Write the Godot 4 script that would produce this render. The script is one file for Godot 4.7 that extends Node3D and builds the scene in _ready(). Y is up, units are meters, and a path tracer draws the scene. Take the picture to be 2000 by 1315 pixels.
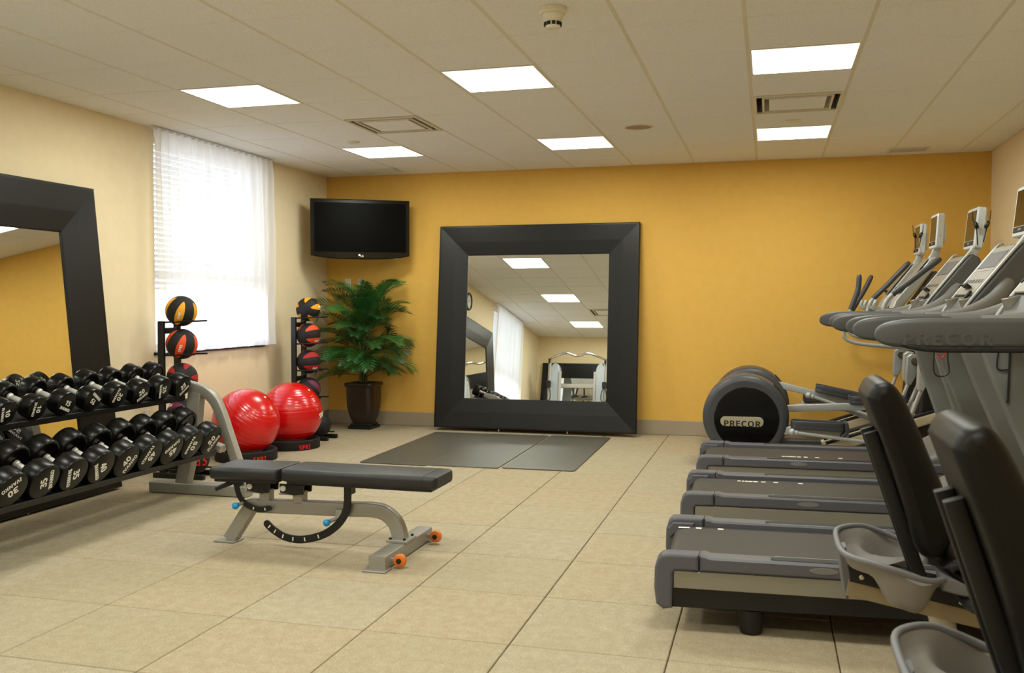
extends Node3D
# A hotel fitness room: x runs along the far wall, z towards the camera, y up, metres.

const XL := -4.79      # left wall face
const XR := 1.985      # right wall face
const ZW := -9.616     # far wall face
const ZR := 0.56       # wall behind the camera
const HC := 2.7556     # underside of the ceiling
const CELL := 0.61     # ceiling grid
const GX := -4.396     # ceiling grid line 0 across
const GZ := -5.427     # ceiling grid line 0 in depth
const FT := 0.6211     # floor tile
const FX := -0.9777
const FZ := -3.5127

var M := {}
var rng := RandomNumberGenerator.new()
var taken := {}

# ------------------------------------------------------------------ geometry
class G:
	var st := SurfaceTool.new()
	var sg := 1
	var n := 0
	func _init():
		st.begin(Mesh.PRIMITIVE_TRIANGLES)
	func tri(a: Vector3, b: Vector3, c: Vector3, s: int = -1):
		st.set_smooth_group(s)
		st.add_vertex(a); st.add_vertex(b); st.add_vertex(c)
		n += 1
	func otri(a: Vector3, b: Vector3, c: Vector3, ref: Vector3, s: int = -1):
		if (a - c).cross(a - b).dot((a + b + c) / 3.0 - ref) >= 0.0: tri(a, b, c, s)
		else: tri(a, c, b, s)
	func oquad(a: Vector3, b: Vector3, c: Vector3, d: Vector3, ref: Vector3, s: int = -1):
		var nn := (a - c).cross(b - d)
		if nn.dot((a + b + c + d) / 4.0 - ref) < 0.0:
			tri(a, b, c, s); tri(a, c, d, s)
		else:
			tri(a, c, b, s); tri(a, d, c, s)
	func mesh() -> ArrayMesh:
		st.generate_normals()
		return st.commit()
	# box with chamfered edges
	func box(c: Vector3, size: Vector3, bev: float = 0.0, bas: Basis = Basis()) -> G:
		var h := size * 0.5
		var b := minf(bev, minf(h.x, minf(h.y, h.z)) * 0.98)
		var T := Transform3D(bas, c)
		if b <= 0.0:
			for ax in 3:
				for s in [-1.0, 1.0]:
					var p := []
					for q in [[-1, -1], [1, -1], [1, 1], [-1, 1]]:
						var v := Vector3(); v[ax] = h[ax] * s; v[(ax + 1) % 3] = h[(ax + 1) % 3] * q[0]; v[(ax + 2) % 3] = h[(ax + 2) % 3] * q[1]
						p.append(T * v)
					oquad(p[0], p[1], p[2], p[3], c)
			return self
		var k := h - Vector3(b, b, b)
		for ax in 3:
			var u := (ax + 1) % 3
			var w := (ax + 2) % 3
			for s in [-1.0, 1.0]:
				var p := []
				for q in [[-1, -1], [1, -1], [1, 1], [-1, 1]]:
					var v := Vector3(); v[ax] = h[ax] * s; v[u] = k[u] * q[0]; v[w] = k[w] * q[1]
					p.append(T * v)
				oquad(p[0], p[1], p[2], p[3], c)
			for s in [-1.0, 1.0]:
				for r in [-1.0, 1.0]:
					var p := []
					for q in [[-1, 0], [1, 0], [1, 1], [-1, 1]]:
						var v := Vector3(); v[ax] = k[ax] * q[0]
						if q[1] == 0: v[u] = h[u] * s; v[w] = k[w] * r
						else: v[u] = k[u] * s; v[w] = h[w] * r
						p.append(T * v)
					oquad(p[0], p[1], p[2], p[3], c)
		for x in [-1.0, 1.0]:
			for y in [-1.0, 1.0]:
				for z in [-1.0, 1.0]:
					otri(T * Vector3(h.x * x, k.y * y, k.z * z), T * Vector3(k.x * x, h.y * y, k.z * z), T * Vector3(k.x * x, k.y * y, h.z * z), c)
		return self
	# smooth groups along a closed or open outline, new group at sharp corners
	func groups(p: PackedVector2Array, closed: bool, lim: float = 0.6) -> Array:
		var out := []
		var m := p.size() if closed else p.size() - 1
		sg += 1
		for i in m:
			if i > 0:
				var a := p[i] - p[i - 1]
				var b := p[(i + 1) % p.size()] - p[i]
				if absf(a.angle_to(b)) > lim: sg += 1
			out.append(sg)
		if closed and m > 2:
			var a2 := p[0] - p[m - 1]
			var b2 := p[1] - p[0]
			if absf(a2.angle_to(b2)) <= lim and out[0] != out[m - 1]:
				var last = out[m - 1]
				for i in range(m - 1, -1, -1):
					if out[i] == last: out[i] = out[0]
					else: break
		sg += 1
		return out
	# closed outline swept along a path; scale per station (Vector2) if given
	func sweep(pts: Array, prof: PackedVector2Array, up: Vector3 = Vector3.UP, scl: Array = [], caps: bool = true) -> G:
		var gr := groups(prof, true)
		var rings := []
		for i in pts.size():
			var t: Vector3 = (pts[mini(i + 1, pts.size() - 1)] - pts[maxi(i - 1, 0)]).normalized()
			var side := t.cross(up)
			if side.length() < 0.02: side = t.cross(Vector3(0.3, 0.2, 1))
			side = side.normalized()
			var u := side.cross(t)
			var k: Vector2 = scl[i] if scl.size() > 0 else Vector2.ONE
			var r := []
			for q in prof: r.append(pts[i] + side * q.x * k.x + u * q.y * k.y)
			rings.append(r)
		for i in pts.size() - 1:
			var c: Vector3 = (pts[i] + pts[i + 1]) * 0.5
			for j in prof.size():
				var j2 := (j + 1) % prof.size()
				oquad(rings[i][j], rings[i][j2], rings[i + 1][j2], rings[i + 1][j], c, gr[j])
		if caps:
			for e in [0, pts.size() - 1]:
				var other: Vector3 = pts[1] if e == 0 else pts[e - 1]
				var cc := Vector3()
				for v in rings[e]: cc += v
				cc /= prof.size()
				for j in prof.size(): otri(cc, rings[e][j], rings[e][(j + 1) % prof.size()], other)
		return self
	func tube(pts: Array, r: float, seg: int = 10, rr: Array = []) -> G:
		var p := PackedVector2Array()
		for i in seg: p.append(Vector2.from_angle(TAU * i / seg) * r)
		# parallel-transported frame
		var gr := sg + 1
		sg += 2
		var rings := []
		var t0: Vector3 = (pts[1] - pts[0]).normalized()
		var u := t0.cross(Vector3(0.13, 0.21, 0.97)).normalized()
		if absf(t0.dot(Vector3(0.13, 0.21, 0.97).normalized())) > 0.95: u = t0.cross(Vector3.RIGHT).normalized()
		for i in pts.size():
			var t: Vector3 = (pts[mini(i + 1, pts.size() - 1)] - pts[maxi(i - 1, 0)]).normalized()
			u = (u - t * u.dot(t)).normalized()
			var w := t.cross(u)
			var k: float = rr[i] / r if rr.size() > 0 else 1.0
			var ring := []
			for q in p: ring.append(pts[i] + (u * q.x + w * q.y) * k)
			rings.append(ring)
		for i in pts.size() - 1:
			var c: Vector3 = (pts[i] + pts[i + 1]) * 0.5
			for j in seg:
				var j2 := (j + 1) % seg
				oquad(rings[i][j], rings[i][j2], rings[i + 1][j2], rings[i + 1][j], c, gr)
		for e in [0, pts.size() - 1]:
			var other: Vector3 = pts[1] if e == 0 else pts[e - 1]
			for j in seg: otri(pts[e], rings[e][j], rings[e][(j + 1) % seg], other)
		return self
	# outline (radius, height) turned round y
	func lathe(prof: Array, seg: int = 24, T: Transform3D = Transform3D(), lim: float = 0.6) -> G:
		var pp := PackedVector2Array(prof)
		var gr := groups(pp, false, lim)
		for i in pp.size() - 1:
			for j in seg:
				var a0 := TAU * j / seg
				var a1 := TAU * (j + 1) / seg
				var A := T * Vector3(cos(a0) * pp[i].x, pp[i].y, sin(a0) * pp[i].x)
				var B := T * Vector3(cos(a1) * pp[i].x, pp[i].y, sin(a1) * pp[i].x)
				var C := T * Vector3(cos(a1) * pp[i + 1].x, pp[i + 1].y, sin(a1) * pp[i + 1].x)
				var D := T * Vector3(cos(a0) * pp[i + 1].x, pp[i + 1].y, sin(a0) * pp[i + 1].x)
				if pp[i].x > 1e-6: tri(A, B, C, gr[i])
				if pp[i + 1].x > 1e-6: tri(A, C, D, gr[i])
		return self
	# outline in xy pushed from z0 to z1, edges chamfered by bev
	func extrude(poly: Array, z0: float, z1: float, bev: float = 0.0, T: Transform3D = Transform3D()) -> G:
		var p := PackedVector2Array(poly)
		if Geometry2D.is_polygon_clockwise(p): p.reverse()
		var m := p.size()
		var inner := PackedVector2Array()
		for i in m:
			var a := (p[i] - p[(i + m - 1) % m]).normalized()
			var b := (p[(i + 1) % m] - p[i]).normalized()
			var na := Vector2(-a.y, a.x)
			var nb := Vector2(-b.y, b.x)
			var nn := (na + nb).normalized()
			inner.append(p[i] + nn * bev / maxf(0.5, nn.dot(na)))
		if z0 > z1:
			var t := z0; z0 = z1; z1 = t
		var layers := [[p, z0], [p, z1]]
		var soft := bev >= 0.012
		if soft:
			layers = []
			for e in 2:
				for q in 5:
					var an := PI / 2 * (q if e == 0 else 4 - q) / 4.0
					var mid := PackedVector2Array()
					for i in m: mid.append(p[i].lerp(inner[i], 1.0 - sin(an)))
					layers.append([mid, z0 + bev * (1.0 - cos(an)) if e == 0 else z1 - bev * (1.0 - cos(an))])
		elif bev > 0.0: layers = [[inner, z0], [p, z0 + bev], [p, z1 - bev], [inner, z1]]
		var gr := groups(p, true)
		for l in layers.size() - 1:
			for i in m:
				var j := (i + 1) % m
				var A: Vector2 = layers[l][0][i]; var B: Vector2 = layers[l][0][j]
				var C: Vector2 = layers[l + 1][0][j]; var D: Vector2 = layers[l + 1][0][i]
				var s: int = gr[i] + (0 if soft else l * 1000)
				tri(T * Vector3(A.x, A.y, layers[l][1]), T * Vector3(C.x, C.y, layers[l + 1][1]), T * Vector3(B.x, B.y, layers[l][1]), s)
				tri(T * Vector3(A.x, A.y, layers[l][1]), T * Vector3(D.x, D.y, layers[l + 1][1]), T * Vector3(C.x, C.y, layers[l + 1][1]), s)
		var cap: PackedVector2Array = inner if bev > 0.0 else p
		var ix := Geometry2D.triangulate_polygon(cap)
		if ix.size() == 0:
			ix = Geometry2D.triangulate_polygon(p)
		for i in range(0, ix.size(), 3):
			var a := cap[ix[i]]; var b := cap[ix[i + 1]]; var c := cap[ix[i + 2]]
			if (b - a).cross(c - a) < 0.0:
				var t2 := b; b = c; c = t2
			tri(T * Vector3(a.x, a.y, z0), T * Vector3(b.x, b.y, z0), T * Vector3(c.x, c.y, z0))
			tri(T * Vector3(a.x, a.y, z1), T * Vector3(c.x, c.y, z1), T * Vector3(b.x, b.y, z1))
		sg += 4000
		return self
	func ball(c: Vector3, r: float, seg: int = 24, rings: int = 14, sq: Vector3 = Vector3.ONE) -> G:
		var s := sg + 1
		sg += 2
		for i in rings:
			for j in seg:
				var q := []
				for e in [[i, j], [i, j + 1], [i + 1, j + 1], [i + 1, j]]:
					var th: float = PI * e[0] / rings
					var ph: float = TAU * (e[1] % seg) / seg
					q.append(c + Vector3(sin(th) * cos(ph), cos(th), sin(th) * sin(ph)) * r * sq)
				if i > 0: otri(q[0], q[1], q[2], c, s)
				if i < rings - 1: otri(q[0], q[2], q[3], c, s)
		return self

func rrect(w: float, h: float, r: float, k: int = 3) -> PackedVector2Array:
	var p := PackedVector2Array()
	for c in [[1, 1, 0], [-1, 1, 1], [-1, -1, 2], [1, -1, 3]]:
		for i in k + 1:
			p.append(Vector2(c[0] * (w * 0.5 - r), c[1] * (h * 0.5 - r)) + Vector2.from_angle(PI * 0.5 * (c[2] + float(i) / k)) * r)
	return p

func spl(pts: Array, k: int = 6) -> Array:
	var out := []
	for i in pts.size() - 1:
		var a = pts[maxi(i - 1, 0)]
		var d = pts[mini(i + 2, pts.size() - 1)]
		for j in k: out.append(pts[i].cubic_interpolate(pts[i + 1], a, d, float(j) / k))
	out.append(pts[pts.size() - 1])
	return out

func v2(a: Array) -> Array:
	var o := []
	for i in range(0, a.size(), 2): o.append(Vector2(a[i], a[i + 1]))
	return o

func v3(a: Array, z: float) -> Array:
	var o := []
	for i in range(0, a.size(), 2): o.append(Vector3(a[i], a[i + 1], z))
	return o

# ------------------------------------------------------------------ objects
func numbered(called: String, parent: Node) -> String:
	var key := str(parent.get_instance_id()) + called
	if not taken.has(key):
		taken[key] = 0
		return called
	taken[key] += 1
	return "%s_%03d" % [called, taken[key]]

func thing(called: String, label: String, category: String, at: Vector3 = Vector3.ZERO, turn: float = 0.0, group: String = "") -> Node3D:
	var o := Node3D.new()
	o.name = numbered(called, self)
	add_child(o)
	o.position = at
	o.rotation.y = turn
	o.set_meta("label", label)
	o.set_meta("category", category)
	if group: o.set_meta("group", group)
	return o

func part(parent: Node3D, called: String, g, m: Material, label: String = "") -> MeshInstance3D:
	var o := MeshInstance3D.new()
	o.name = numbered(called, parent)
	o.mesh = g.mesh() if g is G else g
	o.material_override = m
	o.cast_shadow = GeometryInstance3D.SHADOW_CASTING_SETTING_ON
	parent.add_child(o)
	if label: o.set_meta("label", label)
	return o

func struct(called: String, g, m: Material) -> MeshInstance3D:
	var o := part(self, called, g, m)
	o.set_meta("kind", "structure")
	return o

func solo(called: String, g, m: Material, label: String, category: String, at: Vector3, turn: float = 0.0, group: String = "") -> MeshInstance3D:
	var o := part(self, called, g, m)
	o.position = at
	o.rotation.y = turn
	o.set_meta("label", label); o.set_meta("category", category)
	if group: o.set_meta("group", group)
	return o

func copy(root: Node3D, at: Vector3, turn: float, label: String = "") -> Node3D:
	var base := String(root.name)
	var r: Node3D = root.duplicate()
	r.name = numbered(base, self)
	add_child(r)
	r.position = at
	r.rotation.y = turn
	if label: r.set_meta("label", label)
	return r

func text_mesh(t: String, h: float, depth: float, face: String = "Droid Sans", bold: int = 700) -> ArrayMesh:
	var tm := TextMesh.new()
	var f := SystemFont.new()
	f.font_names = PackedStringArray([face])
	f.font_weight = bold
	tm.font = f
	tm.text = t
	tm.font_size = 32
	tm.pixel_size = h / 23.3
	tm.depth = depth
	tm.curve_step = 2.0
	var am := ArrayMesh.new()
	for s in tm.get_surface_count():
		am.add_surface_from_arrays(Mesh.PRIMITIVE_TRIANGLES, tm.surface_get_arrays(s))
	return am

# lettering wrapped on a ball of radius r, facing +z of the frame B
func text_on_ball(t: String, h: float, r: float, B: Basis) -> ArrayMesh:
	var am := text_mesh(t, h, 0.004)
	var out := ArrayMesh.new()
	for s in am.get_surface_count():
		var arr := am.surface_get_arrays(s)
		var vs: PackedVector3Array = arr[Mesh.ARRAY_VERTEX]
		var ns: PackedVector3Array = arr[Mesh.ARRAY_NORMAL]
		for i in vs.size():
			var v := vs[i]
			var d := Vector3(sin(v.x / r) * cos(v.y / r), sin(v.y / r), cos(v.x / r) * cos(v.y / r))
			vs[i] = B * (d * (r + v.z + 0.0005))
			ns[i] = (B * d).normalized()
		arr[Mesh.ARRAY_VERTEX] = vs
		arr[Mesh.ARRAY_NORMAL] = ns
		out.add_surface_from_arrays(Mesh.PRIMITIVE_TRIANGLES, arr)
	return out

# ------------------------------------------------------------------ materials
func mt(key: String, c: Color, rough: float = 0.6, metal: float = 0.0) -> StandardMaterial3D:
	var m := StandardMaterial3D.new()
	m.albedo_color = c
	m.roughness = rough
	m.metallic = metal
	M[key] = m
	return m

func noise_image(w: int, f: Callable) -> ImageTexture:
	var im := Image.create(w, w, false, Image.FORMAT_RGB8)
	for y in w:
		for x in w: im.set_pixel(x, y, f.call(x, y))
	im.generate_mipmaps()
	return ImageTexture.create_from_image(im)

func tri_tex(m: StandardMaterial3D, tex: Texture2D, s: float):
	m.albedo_texture = tex
	m.uv1_triplanar = true
	m.uv1_world_triplanar = true
	m.uv1_scale = Vector3(s, s, s)

func materials():
	var fn := FastNoiseLite.new(); fn.seed = 7; fn.frequency = 0.02; fn.fractal_octaves = 4
	var fine := RandomNumberGenerator.new(); fine.seed = 11
	# crumb-rubber floor: tan with pale and brown crumbs
	for k in 4:
		var base: Color = [Color(0.635, 0.585, 0.482), Color(0.640, 0.580, 0.472), Color(0.636, 0.590, 0.492), Color(0.628, 0.575, 0.470)][k]
		mt("floor%d" % k, Color.WHITE, 0.82)
		fn.seed = 7 + k
		tri_tex(M["floor%d" % k], noise_image(512, func(x, y):
			var r := fine.randf()
			var c := base
			if r > 0.95: c = base.lerp(Color(0.92, 0.87, 0.76), 0.6)
			elif r < 0.10: c = base.lerp(Color(0.45, 0.35, 0.23), 0.5)
			var blotch := fn.get_noise_2d(absf(x - 256.0), absf(y - 256.0)) * 0.035
			return Color(c.r + blotch * 0.8, c.g + blotch, c.b + blotch)), 1.25)
	mt("joint", Color(0.42, 0.33, 0.22), 0.95)
	mt("subfloor", Color(0.40, 0.33, 0.24), 0.95)
	# ceiling board: fine fissures
	mt("tile", Color.WHITE, 0.95)
	tri_tex(M.tile, noise_image(256, func(x, y):
		var r := fine.randf()
		var c := Color(0.95, 0.945, 0.925)
		return c.darkened(0.10 * r if r > 0.85 else 0.02 * r)), 1.7)
	mt("tee", Color(0.88, 0.85, 0.77), 0.6)
	mt("duct", Color(0.42, 0.42, 0.41), 0.6)
	mt("slab", Color(0.45, 0.43, 0.40), 0.95)
	# painted walls: faint orange-peel
	for w in [["cream", Color(0.93, 0.86, 0.72)], ["ochre", Color(0.86, 0.675, 0.305)], ["cream2", Color(0.92, 0.84, 0.68)]]:
		var base2: Color = w[1]
		mt(w[0], Color.WHITE, 0.75)
		tri_tex(M[w[0]], noise_image(256, func(x, y):
			var v := (fine.randf() - 0.5) * 0.022 + fn.get_noise_2d(x, y) * 0.012
			return Color(base2.r + v, base2.g + v, base2.b + v)), 1.3)
	mt("base", Color(0.62, 0.56, 0.47), 0.6)
	# espresso-stained oak with fine dark grain
	mt("wenge", Color.WHITE, 0.38)
	M.wenge.metallic_specular = 0.4
	var gn := FastNoiseLite.new(); gn.seed = 3; gn.frequency = 0.05
	tri_tex(M.wenge, noise_image(256, func(x, y):
		var v := gn.get_noise_2d(x * 0.25, y * 6.0) * 0.035 + fine.randf() * 0.012
		return Color(0.050 + v * 0.5, 0.046 + v * 0.45, 0.038 + v * 0.4)), 2.2)
	mt("mirror", Color(0.93, 0.94, 0.93), 0.0, 1.0)
	mt("black", Color(0.045, 0.045, 0.045), 0.45)
	mt("black_gloss", Color(0.012, 0.012, 0.014), 0.12)
	mt("screen_off", Color(0.010, 0.010, 0.010), 0.22)
	M.screen_off.metallic_specular = 0.2
	mt("rubber", Color(0.030, 0.030, 0.026), 0.28)
	M.rubber.metallic_specular = 0.36
	mt("rubber_matt", Color(0.05, 0.05, 0.052), 0.7)
	mt("chrome", Color(0.80, 0.79, 0.77), 0.22, 1.0)
	mt("knurl", Color(0.78, 0.77, 0.74), 0.42, 0.55)
	mt("silver", Color(0.60, 0.585, 0.55), 0.42, 0.35)
	mt("silver_light", Color(0.72, 0.70, 0.66), 0.40, 0.3)
	mt("white_ink", Color(0.93, 0.92, 0.88), 0.6)
	mt("red_ink", Color(0.80, 0.08, 0.06), 0.6)
	mt("vinyl", Color(0.125, 0.125, 0.128), 0.46)
	mt("vinyl_seam", Color(0.06, 0.06, 0.06), 0.6)
	mt("blue_knob", Color(0.10, 0.55, 0.80), 0.35)
	mt("orange_wheel", Color(0.86, 0.45, 0.11), 0.45)
	mt("red_ball", Color(0.80, 0.035, 0.055), 0.26)
	M.red_ball.clearcoat_enabled = true; M.red_ball.clearcoat = 0.4; M.red_ball.clearcoat_roughness = 0.15
	mt("yoga", Color(0.315, 0.30, 0.262), 0.48)
	mt("planter", Color(0.16, 0.10, 0.065), 0.38)
	mt("soil", Color(0.10, 0.07, 0.05), 0.95)
	mt("stem", Color(0.30, 0.32, 0.12), 0.6)
	for k in 3:
		var lf := mt("leaf%d" % k, [Color(0.10, 0.27, 0.11), Color(0.14, 0.35, 0.14), Color(0.20, 0.42, 0.18)][k], 0.42)
		lf.backlight_enabled = true
		lf.backlight = Color(0.10, 0.20, 0.05)
		lf.cull_mode = BaseMaterial3D.CULL_DISABLED
	mt("plate", Color(0.88, 0.85, 0.77), 0.4)
	mt("white", Color(0.88, 0.87, 0.84), 0.45)
	mt("tm_rail", Color(0.29, 0.29, 0.292), 0.50)
	mt("tm_rail_top", Color(0.45, 0.445, 0.435), 0.5)
	mt("tm_cap", Color(0.33, 0.33, 0.36), 0.45)
	mt("tm_side", Color(0.55, 0.535, 0.49), 0.42, 0.25)
	mt("tm_dark", Color(0.05, 0.05, 0.048), 0.6)
	mt("tm_belt", Color(0.195, 0.175, 0.15), 0.62)
	mt("tm_hood", Color(0.40, 0.40, 0.405), 0.42)
	mt("tm_upright", Color(0.47, 0.475, 0.46), 0.42, 0.1)
	mt("tm_console", Color(0.30, 0.30, 0.30), 0.45)
	mt("tm_face", Color(0.50, 0.475, 0.43), 0.4)
	mt("tm_trim", Color(0.68, 0.69, 0.69), 0.35, 0.25)
	mt("pvs", Color(0.80, 0.82, 0.83), 0.32)
	mt("pvs_screen_reflect", Color(0.085, 0.055, 0.035), 0.12)  # brown reflection of the wall put into the dark screen colour
	mt("cable_black", Color(0.03, 0.03, 0.03), 0.5)
	mt("cable_red", Color(0.75, 0.05, 0.05), 0.5)
	mt("elli", Color(0.25, 0.255, 0.28), 0.42)
	mt("elli_dark", Color(0.035, 0.035, 0.04), 0.14)
	mt("elli_ramp", Color(0.80, 0.755, 0.66), 0.4)
	mt("badge", Color(0.75, 0.72, 0.63), 0.3, 0.4)
	mt("badge_ink", Color(0.09, 0.09, 0.09), 0.5)
	mt("bike_grey", Color(0.42, 0.42, 0.435), 0.5)
	mt("bike_grey_lit", Color(0.50, 0.48, 0.46), 0.55)  # caddy grey made lighter and warmer for light falling into the bowl
	mt("bike_beam", Color(0.62, 0.57, 0.46), 0.35, 0.35)
	mt("seat_vinyl", Color(0.030, 0.030, 0.027), 0.45)
	M.seat_vinyl.metallic_specular = 0.35
	for b in [["ball_yellow", Color(0.90, 0.62, 0.05)], ["ball_orange", Color(0.88, 0.28, 0.04)], ["ball_red", Color(0.66, 0.07, 0.06)], ["ball_purple", Color(0.42, 0.10, 0.24)], ["ball_grey", Color(0.07, 0.08, 0.08)]]:
		mt(b[0], b[1], 0.6)
	# sheer voile and blinds
	var cu := mt("voile", Color(0.93, 0.93, 0.94, 0.94), 0.9)
	cu.transparency = BaseMaterial3D.TRANSPARENCY_ALPHA
	cu.backlight_enabled = true
	cu.backlight = Color(0.98, 0.98, 1.0)
	cu.cull_mode = BaseMaterial3D.CULL_DISABLED
	var bl := mt("slat", Color(0.86, 0.86, 0.85), 0.5)
	bl.backlight_enabled = true
	bl.backlight = Color(0.35, 0.35, 0.36)
	var gl := mt("glass", Color(0.96, 0.98, 0.98, 0.06), 0.0)
	gl.transparency = BaseMaterial3D.TRANSPARENCY_ALPHA
	mt("frosted", Color(0.70, 0.73, 0.75), 0.35, 0.2)
	var lamp := mt("lamp", Color(1, 1, 1), 0.5)
	lamp.emission_enabled = true
	lamp.emission = Color(1.0, 0.96, 0.88)
	lamp.emission_energy_multiplier = 1.6

# ------------------------------------------------------------------ setting
func camera_and_light():
	var cam := Camera3D.new()
	cam.name = "camera"
	cam.fov = 39.5576
	cam.near = 0.05
	cam.far = 200.0
	add_child(cam)
	cam.transform = Transform3D(Basis.from_euler(Vector3(-0.03535, 0.26772, -0.00054)), Vector3(0, 1.345, 0))
	cam.current = true
	var lens := CameraAttributesPhysical.new()
	lens.frustum_focal_length = 33.372
	lens.frustum_focus_distance = 6.5
	lens.frustum_near = 0.05
	lens.frustum_far = 200.0
	lens.exposure_aperture = 5.6
	cam.attributes = lens
	var we := WorldEnvironment.new()
	we.name = "world_environment"
	var env := Environment.new()
	env.background_mode = Environment.BG_SKY
	var sky := Sky.new()
	var sm := ProceduralSkyMaterial.new()
	sm.sky_top_color = Color(0.80, 0.87, 0.97)
	sm.sky_horizon_color = Color(0.95, 0.97, 1.0)
	sm.ground_bottom_color = Color(0.62, 0.62, 0.60)
	sm.ground_horizon_color = Color(0.85, 0.86, 0.86)
	sm.sun_angle_max = 1.0
	sky.sky_material = sm
	env.sky = sky
	env.background_energy_multiplier = 8.6
	env.tonemap_mode = Environment.TONE_MAPPER_LINEAR
	env.tonemap_exposure = 1.0
	env.sdfgi_enabled = true
	env.ssao_enabled = true
	env.ssil_enabled = true
	we.environment = env
	add_child(we)

func xcol(i: int) -> float: return GX + CELL * i
func zrow(j: int) -> float: return GZ - CELL * j

func room():
	# floor slab with separate rubber tiles
	var fl := struct("floor", G.new().box(Vector3((XL + XR) / 2, -0.115, (ZW + ZR) / 2), Vector3(XR - XL + 0.4, 0.2, ZR - ZW + 0.4)), M.joint)
	var cache := {}
	for k in range(-8, 7):
		for j in range(-8, 12):
			var x0 := maxf(FX + FT * k, XL); var x1 := minf(FX + FT * (k + 1), XR)
			var z0 := maxf(FZ - FT * (j + 1), ZW); var z1 := minf(FZ - FT * j, ZR)
			if x1 - x0 < 0.03 or z1 - z0 < 0.03: continue
			var sz := Vector3(x1 - x0 - 0.005, 0.02, z1 - z0 - 0.005)
			var key := "%.3f %.3f" % [sz.x, sz.z]
			if not cache.has(key): cache[key] = G.new().box(Vector3.ZERO, sz, 0.003).mesh()
			var o := part(fl, "tile", cache[key], M["floor%d" % rng.randi_range(0, 3)])
			o.position = Vector3((x0 + x1) / 2, -0.0102 + rng.randf_range(-0.0006, 0.0002), (z0 + z1) / 2)
	# walls with thickness
	struct("wall_back", G.new().box(Vector3((XL + XR) / 2, HC / 2, ZW - 0.1), Vector3(XR - XL + 0.4, HC + 0.6, 0.2)), M.ochre)
	struct("wall_front", G.new().box(Vector3((XL + XR) / 2, HC / 2, ZR + 0.1), Vector3(XR - XL + 0.4, HC + 0.6, 0.2)), M.cream2)
	struct("wall_right", G.new().box(Vector3(XR + 0.1, HC / 2, (ZW + ZR) / 2), Vector3(0.2, HC + 0.6, ZR - ZW)), M.cream2)
	# left wall: one wall with two window openings
	var g := G.new()
	var w0 := [-8.20, -6.55, 0.95, 2.70]
	var w1 := [-2.90, -1.08, 0.95, 2.70]
	var zs := [[ZW - 0.0, w0[0]], [w0[1], w1[0]], [w1[1], ZR]]
	for s in zs: g.box(Vector3(XL - 0.1, HC / 2, (s[0] + s[1]) / 2), Vector3(0.2, HC + 0.6, s[1] - s[0]))
	for w in [w0, w1]:
		g.box(Vector3(XL - 0.1, (w[2] - 0.3) / 2, (w[0] + w[1]) / 2), Vector3(0.2, w[2] + 0.3, w[1] - w[0]))
		g.box(Vector3(XL - 0.1, (w[3] + HC + 0.3) / 2, (w[0] + w[1]) / 2), Vector3(0.2, HC + 0.3 - w[3], w[1] - w[0]))
	struct("wall_left", g, M.cream)
	# baseboards
	for b in [["baseboard_back", Vector3((XL + XR) / 2, 0.075, ZW + 0.006), Vector3(XR - XL, 0.15, 0.012)], ["baseboard_left", Vector3(XL + 0.006, 0.075, (ZW + ZR) / 2), Vector3(0.012, 0.15, ZR - ZW - 0.024)], ["baseboard_right", Vector3(XR - 0.006, 0.075, (ZW + ZR) / 2), Vector3(0.012, 0.15, ZR - ZW - 0.024)], ["baseboard_front", Vector3((XL + XR) / 2, 0.075, ZR - 0.006), Vector3(XR - XL, 0.15, 0.012)]]:
		struct(b[0], G.new().box(b[1], b[2], 0.004), M.base)
	# ceiling: slab, boards, tees
	var ce := struct("ceiling", G.new().box(Vector3((XL + XR) / 2, HC + 0.26, (ZW + ZR) / 2), Vector3(XR - XL + 0.4, 0.12, ZR - ZW + 0.4)), M.slab)
	var skip := {}
	for i in [1, 4, 7]:
		for j in [4, 0, -4, -8]: skip[Vector2i(i, j)] = true
	for c in DIFF: skip[c] = true
	cache.clear()
	for i in range(-1, 11):
		for j in range(-10, 7):
			if skip.has(Vector2i(i, j)): continue
			var x0 := maxf(xcol(i), XL); var x1 := minf(xcol(i + 1), XR)
			var z0 := maxf(zrow(j + 1), ZW); var z1 := minf(zrow(j), ZR)
			if x1 - x0 < 0.03 or z1 - z0 < 0.03: continue
			var sz := Vector3(x1 - x0 - 0.020, 0.016, z1 - z0 - 0.010)
			var key := "%.3f %.3f" % [sz.x, sz.z]
			if not cache.has(key): cache[key] = G.new().box(Vector3.ZERO, sz, 0.003).mesh()
			var o := part(ce, "ceiling_tile", cache[key], M.tile)
			o.position = Vector3((x0 + x1) / 2, HC + 0.008 + rng.randf_range(0, 0.0012), (z0 + z1) / 2)
	for i in range(0, 11):
		part(ce, "tee_bar", G.new().box(Vector3(xcol(i), HC + 0.014, (ZW + ZR) / 2), Vector3(0.026, 0.020, ZR - ZW)), M.tee)
	for j in range(-9, 7):
		part(ce, "cross_tee", G.new().box(Vector3((XL + XR) / 2, HC + 0.019, zrow(j)), Vector3(XR - XL, 0.018, 0.024)), M.tee)
	for b in [[Vector3((XL + XR) / 2, HC + 0.004, ZW + 0.008), Vector3(XR - XL, 0.008, 0.016)], [Vector3((XL + XR) / 2, HC + 0.004, ZR - 0.008), Vector3(XR - XL, 0.008, 0.016)], [Vector3(XL + 0.008, HC + 0.004, (ZW + ZR) / 2), Vector3(0.016, 0.008, ZR - ZW - 0.032)], [Vector3(XR - 0.008, HC + 0.004, (ZW + ZR) / 2), Vector3(0.016, 0.008, ZR - ZW - 0.032)]]:
		part(ce, "edge_trim", G.new().box(b[0], b[1]), M.tee)
	windows(w0, "window_1"); windows(w1, "window_2")

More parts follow.
